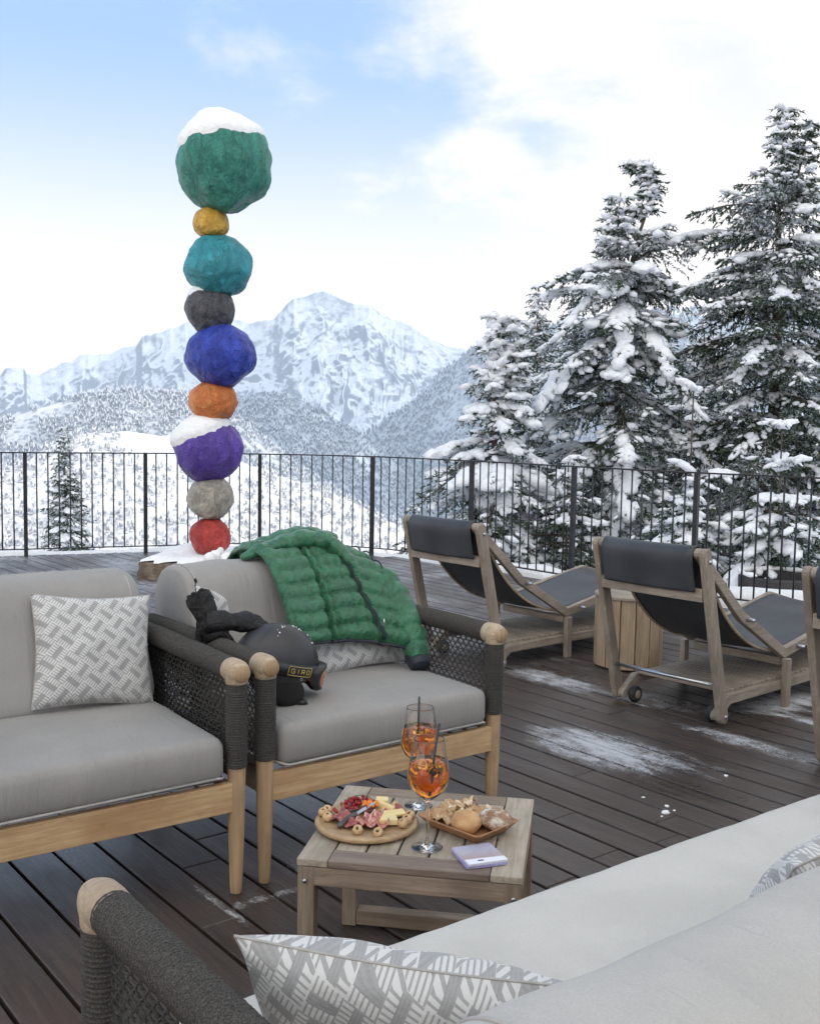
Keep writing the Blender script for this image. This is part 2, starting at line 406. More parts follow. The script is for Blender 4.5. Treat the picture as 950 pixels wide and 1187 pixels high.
def make_pillow(label,w,h,th,mtx,group,seed=0,sag=0,uvr=0):
    """pinched-corner pillow in its own xz plane, bottom edge at z=0; mtx places it"""
    n=34; V=[];F=[];UV=[]
    for side in(1,-1):
        for i in range(n+1):
            for j in range(n+1):
                u=2*i/n-1; v=2*j/n-1
                r=(1-abs(u)**2.6)*(1-abs(v)**2.6); b=max(0,r)**.42
                pin=1-.085*(1-abs(u)**1.6)*abs(v)**3; pin2=1-.085*(1-abs(v)**1.6)*abs(u)**3
                x=u*w/2*pin2; z=v*h/2*pin+h/2
                wv=mnoise.noise(Vector((x*8+seed,z*8,side)))*.010+mnoise.noise(Vector((x*20+seed,z*20,side)))*.004
                fold=.012*math.exp(-((abs(u)-.86)**2)/.006)*math.exp(-((abs(v)-.8)**2)/.03)
                y=side*(th/2*b+ (wv-fold)*b)
                z-=sag*(1-v*v)*0; V.append((x,y+sag*(1+v)**2*.25*(1-u*u*.3),z)); ca_,sa_=math.cos(R_(uvr)),math.sin(R_(uvr)); UV.append((x*ca_-z*sa_+seed*.37,x*sa_+z*ca_+(0 if side>0 else 1.1)))
    N=(n+1)**2
    for s in(0,1):
        for i in range(n):
            for j in range(n):
                a=s*N+i*(n+1)+j; q=(a,a+1,a+n+2,a+n+1) if s==0 else (a,a+n+1,a+n+2,a+1); F.append(q)
    me=bpy.data.meshes.new('pillow_cover'); me.from_pydata(V,[],F); ul=me.uv_layers.new(name='UVMap')
    for l in me.loops: ul.data[l.index].uv=UV[l.vertex_index]
    t=thing('throw_pillow',label,'pillow',group=group); t.matrix_world=mtx
    o=link('cover',me,MAT['pillow'],t)
    bm=BM(); bmesh.ops.create_cube(bm,size=.001); bm.free()
    bm=BM(); P=[]
    for k in range(4*n):
        s,f=divmod(k,n); u,v=[(-1+2*f/n,-1),(1,-1+2*f/n),(1-2*f/n,1),(-1,1-2*f/n)][s]
        pin=1-.085*(1-abs(u)**1.6)*abs(v)**3; pin2=1-.085*(1-abs(v)**1.6)*abs(u)**3
        x=u*w/2*pin2; z=v*h/2*pin+h/2; P.append((x,sag*(1+v)**2*.25*(1-u*u*.3),z))
    P.append(P[0]); tube(bm,P,.0022,5,False); fin('edge_seam',bm,MAT['piping'],t)
    return t
def pose(base,yaw,lean,roll=0):
    return Matrix.Translation(base)@Matrix.Rotation(yaw,4,'Z')@Matrix.Rotation(-lean,4,'X')@Matrix.Rotation(roll,4,'Y')
PG='basketweave throw pillows'
make_pillow('square grey basketweave pillow leaning upright in the left armchair',.385,.365,.13,pose(loc(B0,AB,.92-.262,.475,.490),AB-R_(2),R_(20),R_(5)),PG,1)
make_pillow('basketweave pillow lying beneath the green jacket, only its lower part showing',.42,.31,.11,pose(loc(A0,AA,.665,.455,.487),AA,R_(34),R_(-2)),PG,2)
make_pillow('pale patterned pillow corner poking up behind the black gloves',.36,.33,.11,pose(loc(A0,AA,.17,.60,.470),AA+R_(8),R_(8),R_(14)),PG,3)
make_pillow('patterned pillow at the near left end of the foreground sofa beside its rope arm',  .45,.31,.13,pose(loc(CC,AC,WC-.315,.385,.440),AC+R_(-52),R_(26),R_(0)),PG,4,uvr=28)
make_pillow('patterned pillow half hidden behind the sofa backrest at the right edge',.44,.32,.13,pose(loc(CC,AC,WC-1.12,.46,.47),AC,R_(30),R_(6)),PG,5)
# ================================================================== loungers
def plank(bm,P,w,th,x,closed=False):
    """polyline board in the (y,z) plane at side offset x; w across the polyline, th in x; rounded ends"""
    P=[Vector((0,a,b)) for a,b in P]; n=len(P); L=[];Rr=[]
    for i,p in enumerate(P):
        d1=(P[i]-P[i-1]).normalized() if i>0 else None; d2=(P[i+1]-P[i]).normalized() if i<n-1 else None
        if d1 is None: d=d2;k=1
        elif d2 is None: d=d1;k=1
        else:
            d=(d1+d2).normalized(); k=1/max(.5,d.dot(d1))
        nn=Vector((0,-d.z,d.y)); L.append(p+nn*w/2*k); Rr.append(p-nn*w/2*k)
    def arc(c,a,b,d):
        out=[]
        for k in range(1,6):
            q=PI*k/6; out.append(c+(a-c)*math.cos(q)+d*(w/2)*math.sin(q))
        return out
    end=arc(P[-1],L[-1],Rr[-1],(P[-1]-P[-2]).normalized()); st=arc(P[0],Rr[0],L[0],(P[0]-P[1]).normalized())
    # side faces built as quads strip to stay clean
    va=[];vb=[]
    outline=L+end+Rr[::-1]+st
    for p in outline:
        va.append(bm.verts.new((x-th/2,p.y,p.z))); vb.append(bm.verts.new((x+th/2,p.y,p.z)))
    m=len(outline)
    for i in range(m): bm.faces.new((va[i],va[(i+1)%m],vb[(i+1)%m],vb[i]))
    ne=len(end)
    for V in(va,vb):
        for i in range(n-1):
            bm.faces.new((V[i],V[i+1],V[n+ne+(n-1-i)-1],V[n+ne+(n-1-i)]))
        bm.faces.new([V[n-1]]+V[n:n+ne]+[V[n+ne]])
        bm.faces.new([V[n+ne+n-1]]+V[n+ne+n:]+[V[0]])
LW=.612
def make_lounger(label):
    t=thing('lounge_chair',label,'lounger',group='wooden loungers with charcoal slings')
    # frame: y = along (feet forward), x = across (0 right side, -LW left side)
    for x in(0,-LW):
        s=1 if x==0 else -1
        bm=BM(); plank(bm,[(-.205,.832),(-.01,.045)],.060,.034,x); fin('rear_post',bm,MAT['grey_wood_z'],t,False,.005)
        bm=BM(); plank(bm,[(-.205,.835),(.17,.505),(.585,.272),(1.40,.415),(1.86,.295)],.050,.032,x-s*.034); fin('side_rail',bm,MAT['grey_wood_y'],t,False,.004)
        bm=BM(); plank(bm,[(-.01,.045),(.085,.112),(1.55,.112)],.048,.034,x-s*.0345); fin('lower_rail',bm,MAT['grey_wood_y'],t,False,.004)
        bm=BM(); box(bm,(x-s*.002,.575,.124),(.032,.042,.248)); fin('leg',bm,MAT['grey_wood_z'],t,False,.003)
        bm=BM(); plank(bm,[(1.42,.40),(1.28,.03)],.045,.03,x-s*.07); fin('leg',bm,MAT['grey_wood_z'],t,False,.003)
        bm=BM(); M=Matrix.Rotation(R_(90),3,'Y')
        lathe(bm,[(0,-.02),(.020,-.02),(.038,-.016),(.042,-.008),(.042,.008),(.038,.016),(.020,.02),(0,.02)],24,(x-s*.078,.035,.042),M); w=fin('wheel',bm,MAT['rubber'],t)
        bm=BM(); lathe(bm,[(0,-.023),(.018,-.023),(.024,-.018),(.024,.018),(.018,.023),(0,.023)],20,(x-s*.078,.035,.042),M); fin('hub',bm,MAT['grey_wood_z'],w)
        for yy,zz in((-.005,.048),(.205,.487),(-.19,.80),(.70,.295)):
            bm=BM(); lathe(bm,[(0,-.0235*1),(.008,-.0235),(.010,-.019),(.010,.019),(.008,.0235),(0,.0235)],12,(x,yy,zz),M); fin('bolt',bm,MAT['steel'],t)
    bm=BM(); box(bm,(-LW/2,-.178,.640),(LW-.036,.026,.062)); fin('back_crossbar',bm,MAT['grey_wood_x'],t,False,.003)
    bm=BM(); tube(bm,[(-.0,-.05,.20),(-LW,-.05,.20)],.009,10); fin('steel_bar',bm,MAT['steel'],t)
    bm=BM(); box(bm,(-LW/2,.60,.225),(LW-.1,.03,.04)); fin('seat_crossbar',bm,MAT['grey_wood_x'],t,False,.003); bm=BM(); box(bm,(-LW/2,1.36,.37),(LW-.12,.03,.035)); fin('seat_crossbar',bm,MAT['grey_wood_x'],t,False,.003)
    bm=BM()
    for i in range(30): box(bm,(-LW/2,.11+i*.048,.142),(LW-.10,.040,.014))
    fin('slatted_shelf',bm,MAT['grey_wood_x'],t,False,.002)
    # sling
    sec=smoothpath([(0,-.205,.655),(0,-.222,.73),(0,-.236,.80),(0,-.232,.842),(0,-.205,.866),(0,-.172,.850),(0,-.09,.72),(0,.06,.53),(0,.22,.400),(0,.38,.328),(0,.52,.300),(0,.70,.312),(0,1.0,.362),(0,1.36,.425),(0,1.62,.375),(0,1.84,.315)],5)
    bm=BM(); nx=12; g=[]
    for i,p in enumerate(sec):
        row=[]
        for k in range(nx+1):
            u=k/nx; x=-LW+.046+(LW-.092)*u if p.z>.6 and p.y<-.1 else -LW+.052+(LW-.104)*u; sagg=-.018*math.sin(PI*u)*(1 if p.y>-.1 else .25)
            row.append(bm.verts.new((x,p.y,p.z+sagg)))
        g.append(row)
    for a,b in zip(g,g[1:]):
        for k in range(nx): bm.faces.new((a[k],a[k+1],b[k+1],b[k]))
    o=fin('sling',bm,MAT['sling'],t,recalc=False); m=o.modifiers.new('th','SOLIDIFY'); m.thickness=.004; m.offset=0
    bm=BM()
    for x in(-LW+.052,-.052):
        tube(bm,[Vector((x,p.y,p.z-.008)) for p in sec[7*5-5:]],.0075,8)
    fin('batten',bm,MAT['cap_wood'],t)
    bm=BM(); tube(bm,[(-LW+.06,-.205,.845),(-.06,-.205,.845)],.012,8); fin('sling_rod',bm,MAT['steel'],t)
    return t
LA=R_(41.4); 
def put_l(o,x,y): o.location=(x,y,0); o.rotation_euler.z=LA-R_(90)
l2=make_lounger('middle wooden lounger with its dark sling back and small wheel in full view'); put_l(l2,1.499,4.877)
for nm,(x,y) in (('wooden lounger behind the armchair with the green jacket, leftmost of its row',(.546,5.95)),('wooden lounger cut off by the right edge, only a rear post of it showing',(2.165,3.865))):
    o=copy_tree(l2); put_l(o,x,y); o['label']=nm
# planked round side table between the loungers
t=thing('drum_table','round side table of upright teak planks between two loungers','side table',(1.305,6.14,0))
for k in range(14):
    a=2*PI*k/14; bm=BM(); M=Matrix.Rotation(a,3,'Z'); box(bm,M@Vector((.185,0,.21)),(.022,.0805,.40),M); fin('plank',bm,MAT['drum'],t,False,.003)
bm=BM(); lathe(bm,[(0,.41),(.20,.41),(.205,.416),(.205,.430),(.20,.436),(0,.436)],40); fin('table_top',bm,MAT['grey_wood_x'],t,bevel=.002)
# ================================================================== coffee table
TA=R_(-9.53); T0=Vector((-.251,2.373,0)); TW,TD,TH=.526,.51,.388
t=thing('coffee_table','low square weathered teak slatted table with snacks and drinks on it','coffee table',T0,TA)
def tb(name,c,s,m,b=.0025):
    bm=BM(); box(bm,c,s); return fin(name,bm,m,t,False,b)
z=TH-.009
for i in range(5):
    w=(TW-.075*2)/5; tb('top_slat',(.075+w*(i+.5),TD/2,z),(w-.0055,TD-.135,.018),MAT['table_y'])
tb('top_border',(TW/2,.0335,z),(TW-.150,.067,.018),MAT['table_dark']); tb('top_border',(TW/2,TD-.0335,z),(TW-.150,.067,.018),MAT['table_x'])
for x in(.037,TW-.037): tb('top_border',(x,TD/2,z),(.073,TD,.0182),MAT['table_y'])
tb('apron',(TW/2,.016,.346),(TW-.03,.026,.045),MAT['table_x']); tb('apron',(TW/2,TD-.016,.346),(TW-.03,.026,.045),MAT['table_x'])
for x in(.016,TW-.016): tb('apron',(x,TD/2,.346),(.026,TD-.06,.045),MAT['table_y'])
for x in(.022,TW-.022):
    for y in(.022,TD-.022): tb('leg',(x,y,.1845),(.040,.040,.369),MAT['table_z'])
tb('stretcher',(TW/2,TD-.022,.026),(TW-.086,.040,.042),MAT['table_x'])
M=Matrix.Rotation(R_(90),3,'X')
for x in(.02,TW-.02):
    bm=BM(); lathe(bm,[(0,.0035),(.0045,.0035),(.0055,.001),(.0055,-.002)],12,(x,0.0,.335),M); fin('bolt',bm,MAT['steel'],t)
# ================================================================== green down jacket on the backrest
def jacket_mat():
    t=NT('green_quilted_nylon'); v=t.tc(); a=t.noise(t.map(v,(1,1,.6)),20,4,.55,1.6); b=t.noise(v,70,3,.6,1.2)
    c=t.mix(t.ramp(a,.35,.65),(.010,.085,.037),(.020,.140,.063)); n=t.bump(a,.009,1); n=t.bump(b,.004,1,n)
    return t.set(c,.33,n,Sheen_Weight=.15,Specular_IOR_Level=.5)
MAT['jacket']=jacket_mat(); MAT['trim']=simple('navy_trim',(.010,.014,.022),(.018,.024,.034),60,.6)
J0=loc(A0,AA,.60,.60,.55)
tj=thing('puffer_jacket','green quilted puffer jacket with navy trim thrown over the armchair back','jacket',J0,AA)
def jl(x,y,z): return Vector((x-.60,y-.60,z-.55))   # armchair frame -> jacket frame
SEC=[(.425,.612),(.445,.665),(.485,.735),(.535,.80),(.590,.862),(.66,.905),(.76,.918),(.84,.905),(.91,.87),(.965,.80),(.985,.72)]
sps=smoothpath([(0,a,b) for a,b in SEC],12); cum=[0]
for a,b in zip(sps,sps[1:]): cum.append(cum[-1]+(b-a).length)
TOT=cum[-1]
def sec_at(s):
    s=max(0,min(TOT,s)); j=0
    while j<len(cum)-2 and cum[j+1]<s: j+=1
    f=(s-cum[j])/max(1e-9,cum[j+1]-cum[j]); p=sps[j].lerp(sps[j+1],f); d=(sps[j+1]-sps[j]).normalized(); return p,Vector((0,-d.z,d.y))
def jpt(u,v,extra=0):
    """u 0..1 left to right, v 0..1 hem to back"""
    x=.345+.525*u
    s=v*TOT; p,nrm=sec_at(s)
    bulge=math.exp(-((u-1)**2)/.12)         # right side comes forward and droops over the arm corner
    fr_=max(0,1-v/.62)
    y=p.y-.05*bulge*fr_**.8-.012*math.sin(u*9)*fr_; z=p.z-.03*bulge-.035*(u**2)*fr_
    if u>.80: z-= (u-.80)**2*3.0*(.3+v)*.9
    # quilting chambers
    row=.060; ph=(s+.012*math.sin(u*5+1)+.003*math.sin(u*17))/row; q=abs(math.sin(PI*ph))**.5
    groove=0
    for ug,wd,dp in((.31+.05*v,.020,.030),(.37+.06*v,.016,.014),(.70-.25*v,.014,.020),(.545,.018,.006)):
        groove+=dp*math.exp(-((u-ug)/wd)**2)*(1 if v<.75 else .4)
    big=.016*mnoise.noise(Vector((u*4.5,v*3,3)))+.0045*mnoise.noise(Vector((u*26,s*14,1)))*q
    edge=min(1,u/.04,(1-u)/.04,v/.03); h=.004+(.020*q+big+.008)*max(0,edge)**.5-groove+extra
    n_=(nrm+Vector((.25*bulge,-.15*bulge,0))).normalized()
    return jl(x,y,z)+n_*h
bm=BM(); NU,NV=150,120; g=[[bm.verts.new(jpt(i/NU,j/NV)) for j in range(NV+1)] for i in range(NU+1)]
for i in range(NU):
    for j in range(NV): bm.faces.new((g[i][j],g[i+1][j],g[i+1][j+1],g[i][j+1]))
o=fin('quilted_body',bm,MAT['jacket'],tj); m=o.modifiers.new('th','SOLIDIFY'); m.thickness=.012; m.offset=-1
def puffy(bm,P,R2,row=.06,amp=.16,seg=28,flat=1.0,seed=0,wr=.10):
    P=smoothpath(P,14); fr=frames(P); n=len(P); L=[0]
    for a,b in zip(P,P[1:]): L.append(L[-1]+(b-a).length)
    rings=[]
    for i,(p,(n1,n2)) in enumerate(zip(P,fr)):
        t_=i/(n-1); r0=np.interp(t_,np.linspace(0,1,len(R2)),R2); q=abs(math.sin(PI*L[i]/row))**.5; ring=[]
        for k in range(seg):
            a=2*PI*k/seg; d=n1*math.cos(a)+n2*math.sin(a)*flat; w_=mnoise.noise((p+d*r0)*14+Vector((seed,0,0)))*wr+mnoise.noise((p+d*r0)*38+Vector((seed,0,0)))*wr*.45
            ring.append(bm.verts.new(p+d*r0*(1-amp+amp*q+w_)))
        rings.append(ring)
    for a,b in zip(rings,rings[1:]):
        for k in range(seg): bm.faces.new((a[k],a[(k+1)%seg],b[(k+1)%seg],b[k]))
    for ring,sg in((rings[0],-1),(rings[-1],1)):
        c=sum((v.co for v in ring),Vector())/seg; cv=bm.verts.new(c)
        for k in range(seg): bm.faces.new((ring[k],ring[(k+1)%seg],cv))
bm=BM(); puffy(bm,[jl(.31,.74,.895),jl(.40,.73,.925),jl(.49,.72,.945),jl(.58,.70,.958),(jl(.655,.66,.935)),jl(.70,.58,.872),jl(.705,.535,.80)],[.018,.045,.055,.058,.052,.036,.012],.075,.20,30,.62,2,.22); fin('hood',bm,MAT['jacket'],tj)
bm=BM(); puffy(bm,[jl(.36,.86,.905),jl(.46,.85,.925),jl(.55,.83,.955),jl(.64,.79,.965),jl(.74,.76,.945)],[.03,.045,.05,.05,.03],.07,.2,28,.6,5,.2); fin('collar',bm,MAT['jacket'],tj)
bm=BM(); puffy(bm,[jl(.80,.62,.83),jl(.835,.55,.79),jl(.850,.475,.71),jl(.850,.40,.62),jl(.845,.355,.555),jl(.835,.325,.525)],[.045,.062,.064,.060,.055,.042],.062,.15,30,.85,9,.12); fin('sleeve',bm,MAT['jacket'],tj)
bm=BM(); puffy(bm,[jl(.842,.352,.537),jl(.833,.322,.515),jl(.827,.305,.503)],[.046,.044,.036],.5,.0,24,.85,1,.05); fin('cuff',bm,MAT['trim'],tj)
# hem, zip and piping
bm=BM(); tube(bm,[jpt(i/60*.96+.02,.005,.003) for i in range(61)],.0065,8,flat=.7); fin('hem',bm,MAT['trim'],tj)
bm=BM(); tube(bm,[jpt(.70-.25*v,v,.017) for v in np.linspace(.02,.62,40)],.0024,6); tube(bm,[jpt(.709-.25*v,v,.017) for v in np.linspace(.02,.62,40)],.0024,6); z_=fin('zipper',bm,MAT['trim'],tj)
bm=BM(); q=jpt(.70,.10,.024); tube(bm,[q,q+Vector((0,-.004,-.012)),q+Vector((0,-.004,-.028))],[.004,.003,.0045],8); fin('zip_pull',bm,MAT['steel'],z_)
bm=BM(); tube(bm,[jpt(.93-.10*v,v,.010) for v in np.linspace(.0,.6,40)],.003,6); fin('side_piping',bm,MAT['trim'],tj)
bm=BM(); tube(bm,[jl(.872+.0*i,.50-.02*i,.64-.0165*i)+Vector((-.045,-.045,.012)) for i in range(8)],.0018,5); fin('reflective_seam',bm,MAT['piping'],tj)
# ================================================================== gloves
def glove_mat():
    t=NT('black_glove_shell'); v=t.tc(); a=t.noise(v,34,5,.65,1.2); b=t.noise(v,120,3)
    n=t.bump(a,.010,1); n=t.bump(b,.002,.8,n); return t.set(t.mix(t.ramp(a,.4,.7),(.006,.006,.007),(.016,.015,.017)),.5,n,Specular_IOR_Level=.35)
MAT['glove']=glove_mat(); MAT['fleece']=simple('black_fleece',(.006,.006,.006),(.018,.017,.016),200,.95,1,160,.004)
def glove(label,M,mirror=1,fold=0):
    """glove along +x: cuff at 0, fingertips at .26; palm normal z"""
    t=thing('ski_glove',label,'glove',group='black ski gloves on the armrest'); t.matrix_world=M@Matrix.Scale(.87,4)
    bm=BM(); s=mirror
    P=[(-.005,0,0),(.03,0,.002),(.07,0,.004),(.10,0,.006),(.135,0,.008),(.160,0,.008),(.176,0,.006)]; pr=smoothpath(P,6); fr=frames(pr); n=len(pr)
    prof=np.interp(np.linspace(0,1,n),[0,.1,.35,.45,.7,.9,1],[.050,.052,.046,.036,.046,.046,.040]); rings=[]
    for i,p in enumerate(pr):
        ring=[]
        for k in range(26):
            a=2*PI*k/26; w_=1+.10*mnoise.noise(Vector((p.x*30,math.cos(a)*1.5,math.sin(a)*1.5+s)))+.06*mnoise.noise(Vector((p.x*90,math.cos(a)*4,math.sin(a)*4)))
            ring.append(bm.verts.new(p+Vector((0,math.cos(a)*prof[i]*w_,math.sin(a)*prof[i]*.82*w_))))
        rings.append(ring)
    for a,b in zip(rings,rings[1:]):
        for k in range(26): bm.faces.new((a[k],a[(k+1)%26],b[(k+1)%26],b[k]))
    c=bm.verts.new(pr[-1]+Vector((.006,0,0)))
    for k in range(26): bm.faces.new((rings[-1][k],rings[-1][(k+1)%26],c))
    fin('shell',bm,MAT['glove'],t)
    for j,(yy,ln) in enumerate(((-.036,.070),(-.0125,.085),(.012,.080),(.035,.062))):
        bm=BM(); yy*=s; a=.25*yy/.04*.2; cu=fold
        puffy(bm,[Vector((.150,yy*.9,.007)),Vector((.180,yy,.010)),Vector((.180+ln*.5,yy*1.06,.008-cu*.012)),Vector((.180+ln*.9,yy*1.08,-.004-cu*.032)),Vector((.180+ln,yy*1.08,-.012-cu*.042))],[.0155,.0165,.0160,.0135,.006],.034,.14,16,.95,j,.12); fin('finger',bm,MAT['glove'],t)
    bm=BM(); puffy(bm,[Vector((.085,.020*s,0)),Vector((.115,.045*s,-.004)),Vector((.145,.066*s,-.008)),Vector((.172,.072*s,-.014)),Vector((.186,.070*s,-.018))],[.022,.022,.019,.016,.007],.034,.12,16,.95,8,.12); fin('thumb',bm,MAT['glove'],t)
    bm=BM(); 
    for k in range(90):
        a=random.uniform(0,2*PI); r2=random.uniform(.3,.86)*.050; vs=ico(bm,(random.uniform(-.014,.004),math.cos(a)*r2,math.sin(a)*r2*.66),random.uniform(.006,.011),1)
    fin('fleece_lining',bm,MAT['fleece'],t)
    bm=BM(); tube(bm,smoothpath([(.098,0,.030),(.07,.01,.038),(.02,.012,.040),(-.02,.018,.046),(-.048,.03,.040)],5),.0022,6); ico(bm,(-.052,.031,.039),(.010,.006,.006),2); fin('drawcord',bm,MAT['glove'],t)
    return t
def place_m(x,y,z,yaw,pitch,roll):
    q=loc(A0,AA,x,y,z); return Matrix.Translation(q)@Matrix.Rotation(AA+R_(yaw),4,'Z')@Matrix.Rotation(R_(pitch),4,'Y')@Matrix.Rotation(R_(roll),4,'X')
glove('black ski glove lying flat across the arm with its fingers towards the green jacket',place_m(-.035,.33,.755,-16,6,18),1,.9)
glove('black ski glove standing on its fleece cuff at the left with a loose drawcord',place_m(-.035,.385,.830,-60,60,75),-1,1.3)
# ================================================================== helmet
th=thing('ski_helmet','matte black ski helmet resting on the armchair seat behind the wooden knob','helmet',loc(A0,AA,.175,.24,.497),AA+R_(-8))
def hm():
    t=NT('matte_black_shell'); v=t.tc(); b=t.noise(v,6,3); return t.set(t.mix(b,(.022,.022,.026),(.034,.034,.040)),.42,t.bump(t.noise(v,240,2),.0006,.4))
MAT['shell']=hm()
bm=BM(); NT_,NP_=40,64; rg_=[]
def helm(th_,ph,k=1.0):
    # th_ from top (0) down; ph 0 = front (+x)
    cx=math.cos(ph);sx=math.sin(ph); st=math.sin(th_); ct=math.cos(th_)
    a=.142*(1+.06*(cx<0)*abs(cx)); b=.108; c=.128
    z=.118+c*ct; x=a*st*cx; y=b*st*sx
    # raised brim over the ears and face
    return Vector((x,y,z))*1.0
def cut(ph): return R_(108+ 16*max(0,-math.cos(ph))+18*math.exp(-((abs(math.atan2(math.sin(ph),math.cos(ph)))-R_(95))/.45)**2)-18*max(0,math.cos(ph))**3)
tilt=Matrix.Rotation(R_(14),3,'Y')
def HP(v): return tilt@(v-Vector((0,0,.11)))+Vector((0,0,.11))
rings=[]
for i in range(NT_+1):
    ring=[]
    for k in range(NP_):
        ph=2*PI*k/NP_; t_=max(.001,cut(ph)*i/NT_); v=helm(t_,ph); d=(v-Vector((0,0,.11))).normalized()
        v-=d*(.0035*math.exp(-((abs(math.sin(ph))-.55)/.05)**2)*(t_<1.5)*min(1,t_*2))
        ring.append(bm.verts.new(HP(v)))
    rings.append(ring)
for a,b in zip(rings,rings[1:]):
    for k in range(NP_): bm.faces.new((a[k],a[(k+1)%NP_],b[(k+1)%NP_],b[k]))
bmesh.ops.remove_doubles(bm,verts=bm.verts,dist=.0005)
o=fin('shell',bm,MAT['shell'],th); m=o.modifiers.new('th','SOLIDIFY'); m.thickness=.018; m.offset=-1
for sy in(-1,1):
    bm=BM(); vs=ico(bm,(.02,sy*.086,.040),(.062,.020,.048),3,None)
    for v in bm.verts: v.co=HP(v.co)
    fin('ear_pad',bm,MAT['fleece'],th)
bm=BM(); tube(bm,[HP(q) for q in smoothpath([Vector((-.128,0,.060)),Vector((-.145,0,.085)),Vector((-.150,0,.12))],5)],.010,8); fin('strap_clip',bm,MAT['black'],th)
bm=BM(); tube(bm,[HP(Vector((.07,-.10,.02))),HP(Vector((.10,-.07,-.01))),HP(Vector((.125,-.02,-.018))),HP(Vector((.13,.04,-.01)))],[.020,.022,.022,.018],10,flat=.45); fin('chin_piece',bm,MAT['black'],th)
bm=BM()
for k in range(16):
    a=random.uniform(-2.2,.2); t_=random.uniform(.15,.9); v=helm(t_,a); ico(bm,HP(v),random.uniform(.0015,.0035),1)
fin('snow_specks',bm,MAT['snow'],th)
# goggles strapped round the helmet
tg=thing('ski_goggles','black ski goggles with an orange mirrored lens strapped round the helmet','goggles',th.location,AA+R_(-8))
def strap_pt(ph,w_,off=.004):
    t_=R_(92)+w_; v=helm(t_,ph); d=Vector((math.cos(ph),math.sin(ph),0)); return HP(v+d*off)
bm=BM(); rings=[]
for k in range(61):
    ph=R_(22)+ (2*PI-R_(44))*k/60; rings.append([bm.verts.new(strap_pt(ph,-.165,.003)),bm.verts.new(strap_pt(ph,-.165,.007)),bm.verts.new(strap_pt(ph,.165,.007)),bm.verts.new(strap_pt(ph,.165,.003))])
for a,b in zip(rings,rings[1:]):
    for k in range(4): bm.faces.new((a[k],a[(k+1)%4],b[(k+1)%4],b[k]))
st=fin('strap',bm,MAT['black'],tg)
gold=simple('gold_print',(.42,.32,.08),(.55,.42,.12),40,.5)
# gold frame and lettering wrapped on the near side of the strap
phc=R_(-74)
def on_strap(u,w_,off=.0088): # u metres along (positive towards the front), w_ metres up
    return strap_pt(phc+u/.115,-w_/.128,off)
def stroke(bm,pts,r_=.0014):
    P=[]
    for (a,b),(c,d) in zip(pts,pts[1:]):
        for k in range(5): P.append(on_strap(a+(c-a)*k/5,b+(d-b)*k/5))
    P.append(on_strap(*pts[-1])); tube(bm,P,r_,6)
bm=BM(); a,b=.036,.0145; stroke(bm,[(-a,-b),(a,-b),(a,b),(-a,b),(-a,-b)],.0011); fin('logo_frame',bm,gold,st)
bm=BM(); h=.0068
def L_(x,segs):
    for sg in segs: stroke(bm,[(x+p_[0]*.0048,p_[1]*h) for p_ in sg],.00125)
L_(-.0235,[[(1,.7),(.5,1),(-.6,1),(-1,.6),(-1,-.6),(-.6,-1),(.6,-1),(1,-.7),(1,0),(.1,0)]])
L_(-.0085,[[(0,1),(0,-1)]])
L_(.0065,[[(-1,-1),(-1,1),(.6,1),(1,.7),(1,.3),(.6,0),(-1,0)],[(.1,0),(1,-1)]])
L_(.0235,[[(-1,.6),(-.6,1),(.6,1),(1,.6),(1,-.6),(.6,-1),(-.6,-1),(-1,-.6),(-1,.6)]])
fin('lettering',bm,gold,st)
bm=BM(); stroke(bm,[(.008+.004*math.cos(q),-.024+.004*math.sin(q)) for q in np.linspace(0,6.28,9)],.0009); fin('small_badge',bm,MAT['steel'],st)
# frame: rounded visor shape curved round the front
def gog(u,w_,off):
    ph=u*R_(50); x=.142+off-.052*(u*u); y=math.sin(ph)*.112; z=.098+w_*.042*(1-.25*abs(u)**3)-(.010*math.exp(-(u/.16)**2) if w_<0 else 0)*(-w_)
    return HP(Vector((x,y,z)))
loop=[]
for k in range(48):
    q=2*PI*k/48; cu,su=math.cos(q),math.sin(q); loop.append((math.copysign(abs(cu)**.55,cu),math.copysign(abs(su)**.55,su)))
bm=BM(); prof=[(1.0,.0),(1.06,.022),(1.02,.030),(.90,.031),(.88,.024)]; rr=[]
for k_,of in prof: rr.append([bm.verts.new(gog(a*min(1,k_*.98),b*k_,of)) for a,b in loop])
for a,b in zip(rr,rr[1:]):
    for k in range(48): bm.faces.new((a[k],a[(k+1)%48],b[(k+1)%48],b[k]))
fin('goggle_frame',bm,MAT['black'],tg)
def lens_mat():
    t=NT('orange_mirror_lens'); v=t.tc(); z=t.xyz(v)[2]; f=t.ramp(z,.03,.15)
    return t.set(t.mix(f,(.75,.16,.05),(.75,.45,.08)),.08,None,Metallic=.85)
bm=BM(); c=bm.verts.new(gog(0,0,.034)); prev=[c]*1; rings=[]
for k_ in(.3,.6,.9): rings.append([bm.verts.new(gog(a*k_*.98,b*k_,.030+.004*(1-k_))) for a,b in loop])
for k in range(48): bm.faces.new((c,rings[0][k],rings[0][(k+1)%48]))
for a,b in zip(rings,rings[1:]):
    for k in range(48): bm.faces.new((a[k],b[k],b[(k+1)%48],a[(k+1)%48]))
fin('lens',bm,lens_mat(),tg)
